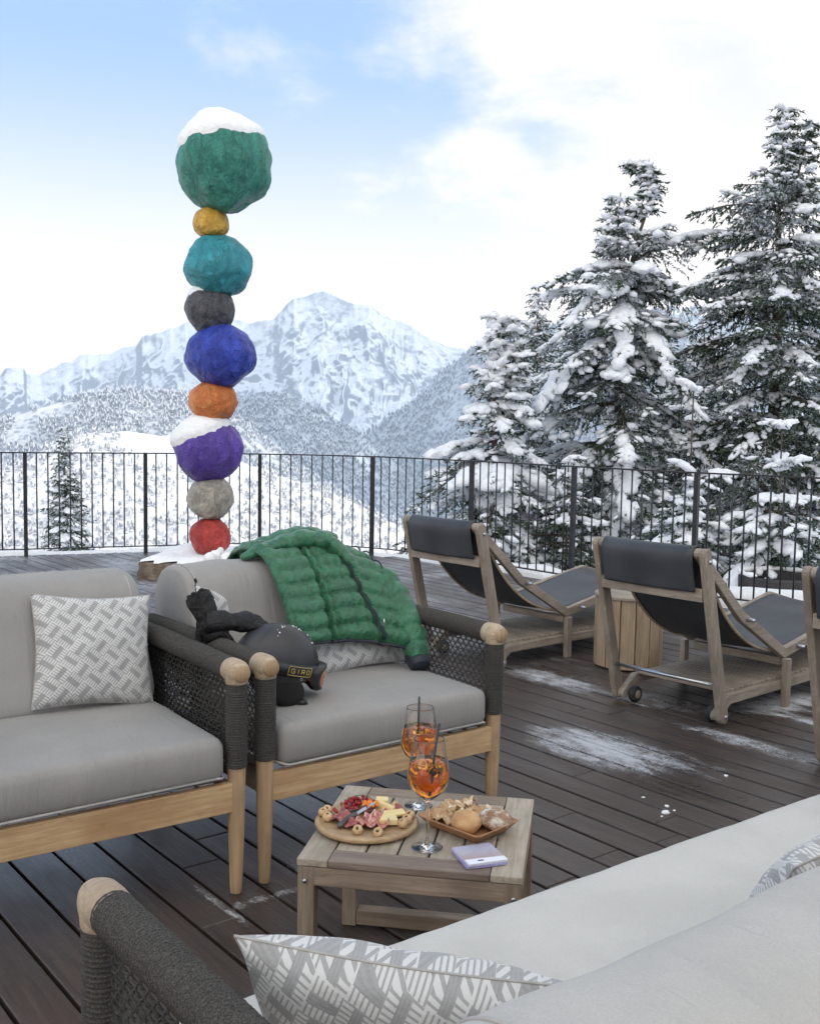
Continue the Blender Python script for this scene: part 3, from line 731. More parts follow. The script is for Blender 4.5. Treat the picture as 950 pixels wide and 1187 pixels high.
# ================================================================== things on the table
def TP(x,y,z=0): return loc(T0,TA,x,y,TH+z)
tbd=thing('serving_board','round wooden serving board of cold cuts and cheese on the table','board',TP(.120,.222,.001),TA)
bw=wood('oiled_board_wood',(.36,.24,.13),(.50,.36,.21),(.26,.16,.085),'x',5,.5)
bm=BM(); lathe(bm,[(0,0),(.115,0),(.128,.006),(.131,.013),(.127,.0185),(.121,.0195),(.117,.0165),(.110,.0155),(0,.0155)],64); fin('disc',bm,bw,tbd)
BZ=.0165
def BP(x,y,z=0): return TP(.120+x,.222+y,BZ+z+.001)
def meatm(n,a,b,sc):
    t=NT(n); v=t.tc(); q=t.noise(v,sc,4,.6,1.5); return t.set(t.mix(t.ramp(q,.42,.60),a,b),.38,t.bump(t.noise(v,60,3),.002,.7),Subsurface_Weight=.15,Subsurface_Radius=(.01,.004,.002))
ham=meatm('cured_ham',(.42,.10,.085),(.62,.36,.30),34); speck=meatm('dark_cured_meat',(.26,.055,.055),(.42,.16,.14),50); fatm=simple('ham_fat',(.66,.50,.42),(.75,.62,.53),60,.4)
def slice_(name,label,x,y,rot,ln,wd,mat,folds,seed,z=0,grp=None,fat=True):
    t=thing(name,label,'cured meat' ,BP(x,y,z),TA+R_(rot),grp); rg=random.Random(seed); bm=BM(); n,m_=30,10; g=[]
    for i in range(n+1):
        row=[]
        for j in range(m_+1):
            u=i/n;v=j/m_-.5; a=u*folds*2*PI; zz=.004+.0065*(1-math.cos(a))*(1+.3*math.sin(v*6))+.003*mnoise.noise(Vector((u*5,v*4,seed)))
            row.append(bm.verts.new(((u-.5)*ln+.004*math.sin(a*1.0),v*wd*(1-.45*abs(2*u-1)**2.5)+.003*math.sin(u*11+seed),zz+.0015)))
        g.append(row)
    for i in range(n):
        for j in range(m_): bm.faces.new((g[i][j],g[i+1][j],g[i+1][j+1],g[i][j+1]))
    o=fin('meat',bm,mat,t); mm=o.modifiers.new('t','SOLIDIFY'); mm.thickness=.0014
    if fat:
        bm=BM(); tube(bm,[g_+Vector((0,0,.0008)) for g_ in []] or [Vector(((i/n-.5)*ln+.004*math.sin(i/n*folds*2*PI),.5*wd*(1-.45*abs(2*i/n-1)**2.5)+.003*math.sin(i/n*11+seed),.0055+.0065*(1-math.cos(i/n*folds*2*PI))*(1+.3*math.sin(3)))) for i in range(n+1)],.0022,6); fin('fat_edge',bm,fatm,t)
    return t
slice_('ham_slice','rippled pink ham slice in the middle of the board',.012,-.012,62,.098,.034,ham,3,1,grp='ham slices folded on the board')
slice_('ham_slice','folded ham slice against the cheese wedge',.036,.0,68,.085,.030,ham,3,2,.002,grp='ham slices folded on the board')
slice_('ham_slice','curled pale ham slice at the front rim of the board',.030,-.052,8,.070,.034,ham,2.5,3,.002,grp='ham slices folded on the board')
slice_('speck_slice','dark red cured slice at the left of the board under the knife',-.050,-.022,-15,.085,.060,speck,1.3,4,fat=False,grp='dark cured slices')
slice_('speck_slice','dark red cured slice leaning at the back right of the board',.072,.048,-30,.075,.045,speck,1.4,5,fat=False,grp='dark cured slices')
slice_('speck_slice','dark red cured slice at the back left under the redcurrants',-.035,.055,25,.085,.06,speck,1.4,6,fat=False,grp='dark cured slices')
slice_('speck_slice','dark red cured slice in front beside the knife blade',-.018,-.05,40,.06,.04,speck,1.2,7,fat=False,grp='dark cured slices')
chz=simple('pale_cheese',(.72,.56,.26),(.80,.66,.36),30,.5,1,90,.001,Subsurface_Weight=.2,Subsurface_Radius=(.01,.008,.004))
def cheese(label,x,y,rot,pts,h,z=0,tilt=0):
    t=thing('cheese_piece',label,'cheese',BP(x,y,z),0,'cheese pieces on the board',(R_(tilt),0,TA+R_(rot)))
    bm=BM(); a=[bm.verts.new((p_[0],p_[1],0)) for p_ in pts]; b=[bm.verts.new((p_[0]*.97,p_[1]*.97,h+.001*i)) for i,p_ in enumerate(pts)]
    bm.faces.new(a[::-1]);bm.faces.new(b)
    for i in range(len(pts)): bm.faces.new((a[i],a[(i+1)%len(pts)],b[(i+1)%len(pts)],b[i]))
    fin('paste',bm,chz,t,False,.0018)
cheese('large flat cheese wedge at the front right of the board',.058,-.018,10,[(-.024,-.02),(.026,-.016),(.020,.02),(-.012,.024)],.014,.004)
cheese('cheese slice lying across the wedge',.066,.018,35,[(-.03,-.012),(.028,-.014),(.03,.010),(-.026,.012)],.007,.012,8)
cheese('upright cheese slice behind the wedge',.040,.045,-40,[(-.03,-.008),(.03,-.006),(.024,.008),(-.03,.006)],.022,.004,-14)
cheese('crumbly white cheese chunk at the back of the board',.022,.078,15,[(-.018,-.014),(.018,-.012),(.020,.012),(-.012,.016)],.026,.002)
mush=simple('pale_mushroom',(.48,.30,.15),(.66,.48,.29),60,.5,1,50,.002,Subsurface_Weight=.1,Subsurface_Radius=(.01,.006,.003))
mscar=simple('dark_mushroom_hollow',(.10,.05,.025),(.16,.09,.05),60,.7)
MU=[(-.106,.030,'topmost of the three at the left rim'),(-.112,.002,'middle one of the three at the left rim'),(-.094,-.028,'lowest of the three at the left rim'),(-.002,-.085,'alone at the front of the board beside the curled ham'),(.048,-.088,'front right, just before the cheese wedge'),(.108,.034,'topmost of the three at the right rim'),(.106,.000,'middle one of the three at the right rim'),(.100,-.030,'lowest of the three at the right rim'),(.048,.088,'at the back edge with its stalk upwards')]
for i,(x,y,nm) in enumerate(MU):
    t=thing('mushroom','small marinated mushroom, '+nm,'mushroom',BP(x,y,.001),0,'marinated mushrooms round the board',(R_(random.uniform(10,55)),R_(random.uniform(-25,25)),random.uniform(-.8,.8)))
    bm=BM(); lathe(bm,[(0,.0),(.006,.0005),(.0105,.004),(.0128,.010),(.0120,.016),(.0085,.0205),(.0055,.0215),(.0038,.0195),(.0032,.016),(0,.0145)],22); rough(bm.verts,.0016,90,i); fin('cap',bm,mush,t)
    bm=BM(); lathe(bm,[(0,.0158),(.0028,.0165),(.0036,.0192)],12); fin('stalk_scar',bm,mscar,t)
t=thing('redcurrants','sprig of glossy redcurrants piled at the back left of the board','fruit',BP(-.045,.055,.006),TA)
red=simple('redcurrant_skin',(.22,.006,.012),(.36,.012,.02),60,.12,Subsurface_Weight=.2,Subsurface_Radius=(.01,.001,.001))
for k in range(46):
    x=random.gauss(0,.021); y=x*.9+random.gauss(0,.011); z=.006+max(0,.026*(1-(x/.045)**2-((y-x*.9)/.03)**2))*random.uniform(.3,1)
    bm=BM(); ico(bm,(x,y,z),random.uniform(.0042,.0055),2); ico(bm,(x,y,z+.005),(.001,.001,.0012),1); fin('berry',bm,red,t)
bm=BM(); tube(bm,smoothpath([(-.03,-.03,.015),(-.01,-.01,.03),(.01,.012,.032),(.035,.035,.02)],5),.0011,5); fin('stem',bm,simple('green_stem',(.10,.14,.04),(.16,.2,.07),50,.6),t)
t=thing('orange_flower','small bright orange blossom lying between the currants and the cheese','flower',BP(.0,.045,.014),TA)
fl=simple('orange_petal',(.72,.17,.012),(.85,.30,.03),90,.5,Subsurface_Weight=.2,Subsurface_Radius=(.01,.004,.001))
for k in range(7):
    bm=BM(); a=2*PI*k/7; g=[]
    for i in range(7):
        u=i/6; row=[]
        for j in range(5):
            v=(j/4-.5)*.016*math.sin(PI*min(1,u*.8+.15)); rr_=.003+.019*u; x=rr_*math.cos(a)-v*math.sin(a); y=rr_*math.sin(a)+v*math.cos(a); row.append(bm.verts.new((x,y,.004+.010*u+.004*math.sin(j*2+k+u*5))))
        g.append(row)
    for i in range(6):
        for j in range(4): bm.faces.new((g[i][j],g[i+1][j],g[i+1][j+1],g[i][j+1]))
    fin('petal',bm,fl,t)
bm=BM(); ico(bm,(0,0,.009),.004,2); fin('flower_center',bm,simple('flower_centre',(.25,.07,.01),(.35,.12,.02),90,.8),t)
t=thing('table_knife','dark handled knife laid diagonally over the meat on the board','knife',BP(-.035,-.035,.014),0,None,(0,R_(-7),TA+R_(62)))
bm=BM(); tube(bm,smoothpath([(-.045,0,-.003),(-.02,0,.002),(.01,0,.003),(.025,0,.002)],5),[.004]+[.0078]*12+[.0065,.006,.005],12,flat=.8); fin('handle',bm,simple('dark_knife_handle',(.04,.035,.035),(.09,.08,.08),60,.45),t)
bm=BM(); vs=[bm.verts.new(q) for q in((.022,-.006,.001),(.09,-.005,0),(.104,.003,0),(.09,.006,0),(.022,.006,.001),(.022,-.006,.0025),(.09,-.005,.0015),(.104,.003,.0008),(.09,.006,.0022),(.022,.006,.003))]
bm.faces.new(vs[4::-1]);bm.faces.new(vs[5:])
for i in range(5): bm.faces.new((vs[i],vs[(i+1)%5],vs[5+(i+1)%5],vs[5+i]))
fin('blade',bm,MAT['steel'],t,False)
# bread tray
TR=TP(.372,.258,.001); TRA=TA+R_(-34.6)
t=thing('bread_tray','rectangular wooden tray of bread and rolls on the table','tray',TR,TRA)
tw=wood('tray_wood',(.34,.16,.075),(.46,.24,.12),(.24,.11,.05),'x',6,.45)
bm=BM(); 
def rrect(hx,hy,r2,z,n=6):
    out=[]
    for cx,cy,a0 in((hx-r2,hy-r2,0),(-hx+r2,hy-r2,90),(-hx+r2,-hy+r2,180),(hx-r2,-hy+r2,270)):
        for k in range(n): a=R_(a0+90*k/(n-1)); out.append(Vector((cx+r2*math.cos(a),cy+r2*math.sin(a),z)))
    return out
rg_=[[bm.verts.new(q) for q in rrect(hx,hy,.014,z)] for hx,hy,z in((.072,.052,0),(.082,.062,.004),(.101,.080,.027),(.103,.082,.030),(.099,.078,.030),(.080,.060,.008),(.074,.054,.006))]
for a,b in zip(rg_,rg_[1:]):
    for k in range(len(a)): bm.faces.new((a[k],a[(k+1)%len(a)],b[(k+1)%len(a)],b[k]))
bm.faces.new(rg_[0][::-1]); bm.faces.new(rg_[-1]); fin('dish',bm,tw,t)
def TRP(x,y,z=0): 
    q=loc(TR,TRA,x,y,0); return Vector((q.x,q.y,TH+.007+z))
def crust(n,a,b,flour,amt):
    t=NT(n); v=t.tc(); q=t.noise(v,16,5,.6); f=t.noise(v,34,6,.75); c=t.mix(t.ramp(q,.35,.65),a,b); c=t.mix(t.ramp(f,.62-amt,.74-amt,0,.85),c,flour)
    nn=t.bump(t.noise(v,70,4),.003,1); return t.set(c,.75,nn)
kais=crust('golden_crust',(.46,.26,.12),(.62,.40,.20),(.75,.62,.45),.0); dark=crust('floury_rye_crust',(.25,.145,.09),(.36,.235,.155),(.68,.63,.57),.17); crisp=crust('crispbread',(.44,.28,.15),(.58,.42,.25),(.78,.70,.60),.10)
t=thing('kaiser_roll','round golden roll with a swirled top at the front of the bread tray','bread roll',TRP(.018,-.028,.0),TRA)
bm=BM(); ico(bm,(0,0,.026),(.040,.037,.027),5)
for v in bm.verts:
    p_=v.co; a=math.atan2(p_.y,p_.x); rr_=math.hypot(p_.x,p_.y)/.04
    if p_.z>.026:
        s_a=math.cos(5*(a+rr_*1.1)); v.co.z+=(.0045*abs(s_a)**.5-.0035)*min(1,rr_*3)*(1-max(0,rr_-.55)*1.6)
        v.co.z-=.004*math.exp(-(rr_/.15)**2)
    if p_.z<.008: v.co.z=.004
rough(bm.verts,.0014,40,2); fin('crust',bm,kais,t)
t=thing('rye_roll','dark flour dusted oval roll at the right end of the bread tray','bread roll',TRP(.060,.034,.004),TRA+R_(20))
bm=BM(); ico(bm,(0,0,.024),(.043,.034,.026),5); rough(bm.verts,.002,45,5)
for v in bm.verts:
    if v.co.z<.006: v.co.z=.004
    if v.co.z>.03: v.co.z-=.0022*max(0,math.cos(v.co.x*520+math.sin(v.co.y*90)))**6
fin('crust',bm,dark,t)
CB=[(-.060,-.005,.010,.046,.036,25,8,'broken crispbread piece at the left end of the tray nearest the glass'),(-.030,.030,.018,.050,.040,-20,-12,'large crispbread shard standing behind the golden roll'),(.008,.045,.020,.048,.038,40,15,'crispbread shard at the back of the tray'),(-.045,.035,.030,.040,.030,70,-25,'topmost crispbread piece of the heap'),(-.075,.028,.014,.036,.032,10,20,'small crispbread piece hanging over the left tray rim'),(.030,.062,.020,.040,.028,-10,-25,'thin crispbread piece at the far tray corner behind the rye roll'),(-.020,-.005,.012,.034,.030,5,-30,'crumpled crispbread piece beside the golden roll')]
for i,(x,y,z,a,b,rz,rx,nm) in enumerate(CB):
    t=thing('crispbread',nm,'crispbread',TRP(x,y,z),0,'crispbread pieces heaped in the tray',(R_(rx),R_(rx*.6),TRA+R_(rz)))
    bm=BM(); g={};N=26
    for s_ in(1,-1):
        for ix in range(N+1):
            for iy in range(N+1):
                u=2*ix/N-1; v=2*iy/N-1; an=math.atan2(v,u); ed=1+.22*mnoise.noise(Vector((math.cos(an)*1.6+i*3,math.sin(an)*1.6,0)))+.10*mnoise.noise(Vector((math.cos(an)*5+i*3,math.sin(an)*5,0)))
                m_=max(abs(u),abs(v)); rr_=math.hypot(u,v); k_=(m_/rr_ if rr_>1e-6 else 1)
                x_=u*k_*a*ed; y_=v*k_*b*ed; zz=.016*mnoise.noise(Vector((x_*55+i*7,y_*55,0)))+.006*mnoise.noise(Vector((x_*150,y_*150,i)))+s_*.0032*(1-m_**6)+s_*.002*mnoise.noise(Vector((x_*200,y_*200,s_*5)))
                g[s_,ix,iy]=bm.verts.new((x_,y_,zz+.006))
        for ix in range(N):
            for iy in range(N): bm.faces.new([g[s_,ix,iy],g[s_,ix+1,iy],g[s_,ix+1,iy+1],g[s_,ix,iy+1]][::s_])
    bmesh.ops.remove_doubles(bm,verts=bm.verts,dist=.0004); fin('crust',bm,crisp,t)
# booklets
def book_mat():
    t=NT('printed_cover'); v=t.tc(); x,y,_z=t.xyz(v)[:3]; n=t.noise(v,22,4,.6,.5); c=t.mix(t.ramp(t.m_('ADD',y,t.m_('MULTIPLY',n,.06)),.0,.06),(.33,.25,.27),(.36,.37,.50)); c=t.mix(t.ramp(n,.5,.7,0,.5),c,(.46,.36,.34))
    c=t.mix(t.m_('LESS_THAN',y,-.026),c,(.72,.74,.84)); return t.set(c,.3)
bk=thing('booklet_stack','two thin square booklets stacked at the front right of the table','booklet',TP(.418,.083,.001),TA+R_(27))
bm=BM(); box(bm,(0,0,.0032),(.098,.103,.0058)); fin('lower_booklet',bm,simple('blue_page_edges',(.20,.18,.42),(.42,.42,.62),300,.5,stretch=(1,1,8)),bk,False,.0006)
bm=BM(); M=Matrix.Rotation(R_(3),3,'Z'); box(bm,(.002,.001,.0088),(.098,.103,.0048),M); ub=fin('upper_booklet',bm,simple('white_page_edges',(.50,.50,.62),(.72,.72,.80),300,.5,stretch=(1,1,8)),bk,False,.0006)
bm=BM(); M=Matrix.Rotation(R_(3),3,'Z'); box(bm,(.002,.001,.0118),(.098,.103,.0009),M); fin('cover',bm,book_mat(),bk,False,.0003)
bm=BM(); M=Matrix.Rotation(R_(3),3,'Z'); box(bm,M@Vector((-.012,-.037,.0125)),(.014,.006,.0003),M); fin('cover_emblem',bm,simple('dark_emblem',(.05,.05,.12),(.07,.07,.15),30,.5),bk,False)
# glasses
def glassm():
    t=NT('clear_glass'); t.set((1,1,1),.0,None,Transmission_Weight=1.0,IOR=1.45); return t.m
gm=glassm()
def drinkm():
    t=NT('orange_spritz'); v=t.tc(); z=t.xyz(v)[2]; 
    return t.set((1.0,.37,.022),.0,None,Transmission_Weight=1.0,IOR=1.33)
dm=drinkm(); icem=NT('ice').set((1,.93,.86),.04,None,Transmission_Weight=1.0,IOR=1.25); orm=simple('orange_slice_flesh',(.85,.30,.02),(.95,.45,.05),60,.4,Subsurface_Weight=.3,Subsurface_Radius=(.01,.005,.001)); rind=simple('orange_rind',(.80,.22,.01),(.85,.28,.02),60,.5)
def glass(label,c,rot,sx,slab):
    t=thing('spritz_glass',label,'wine glass',c,rot,'orange spritz glasses on the table')
    bm=BM()
    outer=[(0,.0005),(.0352,.0005),(.0366,.0007),(.0372,.0015),(.0366,.0024),(.034,.0032),(.012,.0070),(.0045,.012),(.0035,.03),(.0034,.085),(.0042,.108),(.008,.117),(.022,.128),(.040,.144),(.0500,.163),(.0510,.172),(.0485,.195),(.0430,.225),(.0380,.255),(.0363,.2655),(.0362,.2672),(.0357,.2682)]
    inner=[(.0352,.2672),(.0353,.2655),(.0370,.255),(.0419,.225),(.0474,.195),(.0499,.172),(.0489,.164),(.0388,.1455),(.0205,.1300),(.008,.1215),(0,.1195)]
    P=[(a,b) for a,b in outer]+inner; lathe(bm,P,56); fin('glass_bowl',bm,gm,t)
    lv=.2155; bm=BM(); din=[(0,.1200),(.0078,.1220),(.0202,.1305),(.0384,.1460),(.0484,.1644),(.0494,.172),(.0469,.195),(.0434,.2135),(.0434,lv),(.0,lv)]
    lathe(bm,din,56); d=fin('drink',bm,dm,t)
    rg=random.Random(rot*10)
    for k,(x,y,z) in enumerate(((.016,.010,.203),(-.017,-.008,.206),(.004,-.022,.190),(-.012,.018,.186),(.014,.0,.172),(-.010,-.008,.165))):
        bm=BM(); M=Matrix.Rotation(rg.uniform(0,3),3,Vector((rg.random(),rg.random(),rg.random())).normalized()); box(bm,(x,y,z+.004),(.020,.021,.019),M); fin('ice_cube',bm,icem,d,True,.003)
    bm=BM(); M=Matrix.Rotation(R_(68),3,'X')@Matrix.Rotation(R_(20),3,'Z'); lathe(bm,[(0,-.0022),(.020,-.0022),(.020,.0022),(0,.0022)],28,(-.004,-.008,.172),M); os_=fin('orange_slice',bm,orm,d,False)
    bm=BM(); P=[Vector((-.004,-.008,.172))+M@Vector((.0215*math.cos(a),.0215*math.sin(a),0)) for a in np.linspace(0,2*PI,33)]; tube(bm,P,.0024,6,False); fin('rind',bm,rind,os_)
    s=tag(fin('straw',(lambda b:(tube(b,sx,.0030,12,True),b)[1])(BM()),MAT['black']),slab,'straw','black drinking straws'); s.location=c
    return t
G1=Vector((.055,2.444,TH+.0012)); G2=Vector((.036,2.719,TH+.0012))
glass('nearer stemmed glass of orange spritz with ice, in front of the bread tray',G1,.3,[Vector((.002,-.012,.138)),Vector((.012,-.004,.22)),Vector((.0235,.004,.303))],'black straw leaning to the right in the nearer glass')
glass('farther stemmed glass of orange spritz, partly hidden behind the nearer one',G2,1.2,[Vector((.0,.0,.135)),Vector((-.0035,-.004,.22)),Vector((-.0035,-.006,.298))],'black upright straw in the farther glass')
HAZE=0.000085; EXPO=0.52
# ================================================================== camera, light
cam=bpy.data.cameras.new('camera'); co=bpy.data.objects.new('camera',cam); COL.objects.link(co); S.camera=co
cam.sensor_fit='VERTICAL'; cam.sensor_height=36; cam.sensor_width=36; cam.lens=36*1215.7/1187; cam.clip_end=60000; cam.clip_start=.05
p,r=.0828,.0169; cp,sp_,cr,sr=math.cos(p),math.sin(p),math.cos(r),math.sin(r)
B=Matrix(((1,0,0),(0,-sp_,-cp),(0,cp,-sp_))); Rr=Matrix(((cr,-sr,0),(sr,cr,0),(0,0,1)))@B
right,down,fwd=Rr[0],Rr[1],Rr[2]
Mx=Matrix((right,-down,-fwd)).transposed().to_4x4(); Mx.translation=Vector((0,0,1.4)); co.matrix_world=Mx
SUN=Vector((.92,-.10,.32)).normalized()
L=bpy.data.lights.new('sun','SUN'); L.energy=2.1; L.angle=R_(.5); L.color=(1,.93,.84)
lo=bpy.data.objects.new('sun',L); COL.objects.link(lo); lo.rotation_euler=SUN.to_track_quat('Z','Y').to_euler()
W=bpy.data.worlds.new('World'); S.world=W; W.use_nodes=True; nt=W.node_tree; nt.nodes.clear()
class WN(NT):
    def __init__(s,t): s.t=t; s._tc=None
w=WN(nt); out=w.n('ShaderNodeOutputWorld'); bg=w.n('ShaderNodeBackground'); w.l(bg.outputs[0],out.inputs[0])
sky=w.n('ShaderNodeTexSky'); sky.sky_type='NISHITA'; sky.sun_disc=False
sky.sun_elevation=math.asin(SUN.z); sky.sun_rotation=math.atan2(SUN.x,SUN.y); sky.altitude=1500; sky.air_density=1.0; sky.dust_density=1.5; sky.ozone_density=1.5
g=w.tc('Generated'); X,Y,Z=w.xyz(g)[:3]
den=w.m_('ADD',w.m_('MAXIMUM',Z,0.0),.22); cv=w.n('ShaderNodeCombineXYZ'); w.l(w.m_('DIVIDE',X,den),cv.inputs[0]); w.l(w.m_('DIVIDE',Y,den),cv.inputs[1])
n1=w.noise(w.map(cv.outputs[0],(1.0,.75,1),(0,0,.5),(3.3,1.2,0)),1.15,6,.52,.35)
n2=w.noise(w.map(cv.outputs[0],(1,1,1),(0,0,0),(7.3,4.2,0)),3.4,7,.6,.2)
n=w.m_('ADD',w.m_('MULTIPLY',n1,.68),w.m_('MULTIPLY',n2,.32))
bias=w.m_('ADD',w.ramp(X,-.30,.28,-.11,.145),w.ramp(Y,.2,-.4,0,.22))                        # cloudier to the right; behind the camera, cloud added as fill
cl=w.ramp(w.m_('ADD',n,bias),.47,.60)
hz=w.ramp(Z,.0,.34,1.0,.0)                             # milky air low over the peaks
vp=cl
CLOUD=7.7
shade=w.mix(w.ramp(n2,.3,.7),(CLOUD*.83,CLOUD*.84,CLOUD*.86),(CLOUD*1.06,CLOUD*1.02,CLOUD*.96))
skyc=w.mix(1.0,sky.outputs[0],(1.0,1.0,1.0),'MULTIPLY')
base=w.mix(.75,skyc,(2.9,4.85,7.7))
shade=w.mix(1.0,shade,w.mix(w.ramp(Y,.15,-.35),(1,1,1),(1.85,1.83,1.78)),'MULTIPLY')  # unseen clouds behind the camera brightened as added fill for the terrace
w.l(w.mix(hz,w.mix(vp,base,shade),(CLOUD*1.55,CLOUD*1.32,CLOUD*1.15)),bg.inputs[0]); bg.inputs[1].default_value=.10
S.view_settings.view_transform='Standard'; S.view_settings.look='None'; S.view_settings.exposure=EXPO; S.view_settings.gamma=1
S.render.engine='CYCLES'
S.cycles.max_bounces=24; S.cycles.transparent_max_bounces=12; S.cycles.volume_bounces=1; S.cycles.transmission_bounces=24
# ================================================================== deck
RP=[(-9.6,6.6),(-8.6,7.9),(-7.5,8.85),(-6.2,9.6),(-5.05,10.15),(-3.894,10.595),(-2.791,11.042),(-1.645,11.45),(-.407,11.22),(.603,10.331),(1.454,9.33),(2.299,8.42),(3.25,7.68),(4.25,6.95),(5.15,6.1),(5.9,5.1),(6.4,4.0)]
DP=[Vector((x,y)) for x,y in RP]+[Vector((6.6,2.5)),Vector((6.6,-4)),Vector((-9.6,-4))]
def inside_clip(o,d):
    """parameter range of line o+t*d inside DP grown slightly"""
    ts=[]
    n=len(DP)
    for i in range(n):
        a,b=DP[i],DP[(i+1)%n]; e=b-a; den=d.x*e.y-d.y*e.x
        if abs(den)<1e-9: continue
        w_=a-o; t=(w_.x*e.y-w_.y*e.x)/den; u=(w_.x*d.y-w_.y*d.x)/den
        if 0<=u<1: ts.append(t)
    return (min(ts)-.10,max(ts)+.10) if len(ts)>1 else None
DA=2.2442; dv=Vector((math.cos(DA),math.sin(DA))); dn=Vector((-math.sin(DA),math.cos(DA)))
PITCH=.1375; bm=BM()
def deck_mat():
    t=NT('wet_dark_deck_boards'); P=t.tc()
    v=t.map(P,(1,1,1),(0,0,-DA))        # x along boards
    x,y,zz=t.xyz(v)[:3]
    # rows of boards
    cell=t.n('ShaderNodeAttribute'); cell.attribute_name='board'; rnd=cell.outputs['Fac']
    off=t.n('ShaderNodeCombineXYZ'); t.l(t.m_('MULTIPLY',rnd,37.0),off.inputs[2]); t.l(t.m_('MULTIPLY',rnd,11.0),off.inputs[0])
    ad=t.n('ShaderNodeVectorMath',operation='ADD'); t.l(v,ad.inputs[0]); t.l(off.outputs[0],ad.inputs[1]); vv=ad.outputs[0]
    g=t.noise(t.map(vv,(2.2,46,1)),1.6,6,.65,.7); g2=t.noise(t.map(vv,(1.0,9,1)),1.4,4,.6,1.4); bl=t.noise(t.map(v,(.7,1.3,1)),1.7,4,.6)
    c=t.mix(t.ramp(g,.3,.7),(.017,.0115,.0095),(.056,.040,.034)); c=t.mix(t.ramp(g2,.45,.75,0,.7),c,(.105,.074,.060))
    c=t.mix(t.ramp(rnd,0,1,0,.45,False),c,(.062,.048,.042)); c=t.mix(t.ramp(bl,.5,.72,0,.5),c,(.060,.030,.018))
    wear=t.noise(t.map(vv,(3,30,1)),1.3,5,.7,.6); c=t.mix(t.ramp(wear,.60,.80,0,.22),c,(.15,.145,.15))
    # snow patches
    def patch(cx,cy,a,b,ang,k=1.0):
        q=t.map(P,(1,1,1),(0,0,0),(-cx,-cy,0)); q=t.map(q,(1/a,1/b,0),(0,0,-ang))
        # mapping applies scale before rotation, so rotate first
        return q
    def ell(cx,cy,a,b,ang,k=1.0):
        ca,sa=math.cos(ang),math.sin(ang); X_,Y_,_z=t.xyz(P)[:3]
        dx=t.m_('SUBTRACT',X_,cx); dy=t.m_('SUBTRACT',Y_,cy)
        u=t.m_('DIVIDE',t.m_('ADD',t.m_('MULTIPLY',dx,ca),t.m_('MULTIPLY',dy,sa)),a); w_=t.m_('DIVIDE',t.m_('SUBTRACT',t.m_('MULTIPLY',dy,ca),t.m_('MULTIPLY',dx,sa)),b)
        d=t.m_('ADD',t.m_('MULTIPLY',u,u),t.m_('MULTIPLY',w_,w_))
        return t.m_('MULTIPLY',t.ramp(d,0,1,1,0,False),k)
    pat=None
    for e in SNOW_P:
        q=ell(*e); pat=q if pat is None else t.m_('MAXIMUM',pat,q)
    sn=t.noise(t.map(v,(3.2,8.5,1)),1.9,9,.80,.35); sn2=t.noise(t.map(v,(48,80,1)),1.5,4,.8)
    k=t.m_('ADD',t.m_('MULTIPLY',pat,.34),t.m_('ADD',t.m_('MULTIPLY',sn,.60),t.m_('MULTIPLY',sn2,.46)))
    mask=t.ramp(k,.72,.90,0,.72)
    # sky reflection far out on the deck, put into the colour as pale powder
    X_,Y_,_z=t.xyz(P)[:3]
    far=t.m_('MULTIPLY',t.ramp(Y_,5.5,9.5,0,1),t.ramp(t.m_('ADD',t.m_('MULTIPLY',sn,.6),t.m_('MULTIPLY',t.noise(P,1.3,3),.4)),.47,.66,.04,.60))
    mask=t.m_('MAXIMUM',mask,far)
    c=t.mix(mask,c,(.66,.69,.74))
    wet=t.ramp(bl,.35,.65,.27,.48); rg=t.m_('ADD',wet,t.m_('MULTIPLY',mask,.35))
    n=t.bump(g,.0016,1); n=t.bump(k,.006,.5,n)
    return t.set(c,rg,n,Specular_IOR_Level=.62)
SNOW_P=[(.86,4.50,.62,.36,DA,1.0),(1.12,4.32,.5,.28,DA,.7),(1.55,4.60,.8,.16,DA,.8),(1.95,5.0,.7,.14,DA,.8),(.80,5.75,.75,.22,DA,.9),(1.25,5.35,.5,.3,DA,.75),(1.95,5.35,.55,.28,0.7,1.0),(2.3,5.0,.9,.4,DA,.8),(1.45,5.9,.4,.25,0,.7),
 (-.42,2.99,.26,.045,R_(37),.75),(-.52,2.93,.36,.035,DA,.7),(-.30,2.90,.25,.03,DA,.6),(-.36,3.2,.22,.08,DA,.6),(-.56,2.98,.2,.03,DA,.8),(.95,3.77,.12,.08,DA,.6),(1.0,6.2,.9,.5,.3,.55),(-1.7,8.9,1.3,.6,.1,.9),(-.9,9.9,1.8,.5,-.1,.75)]
MAT['deck']=deck_mat()
k=0; lay=bm.faces.layers.float.new('board_f'); vals=[]
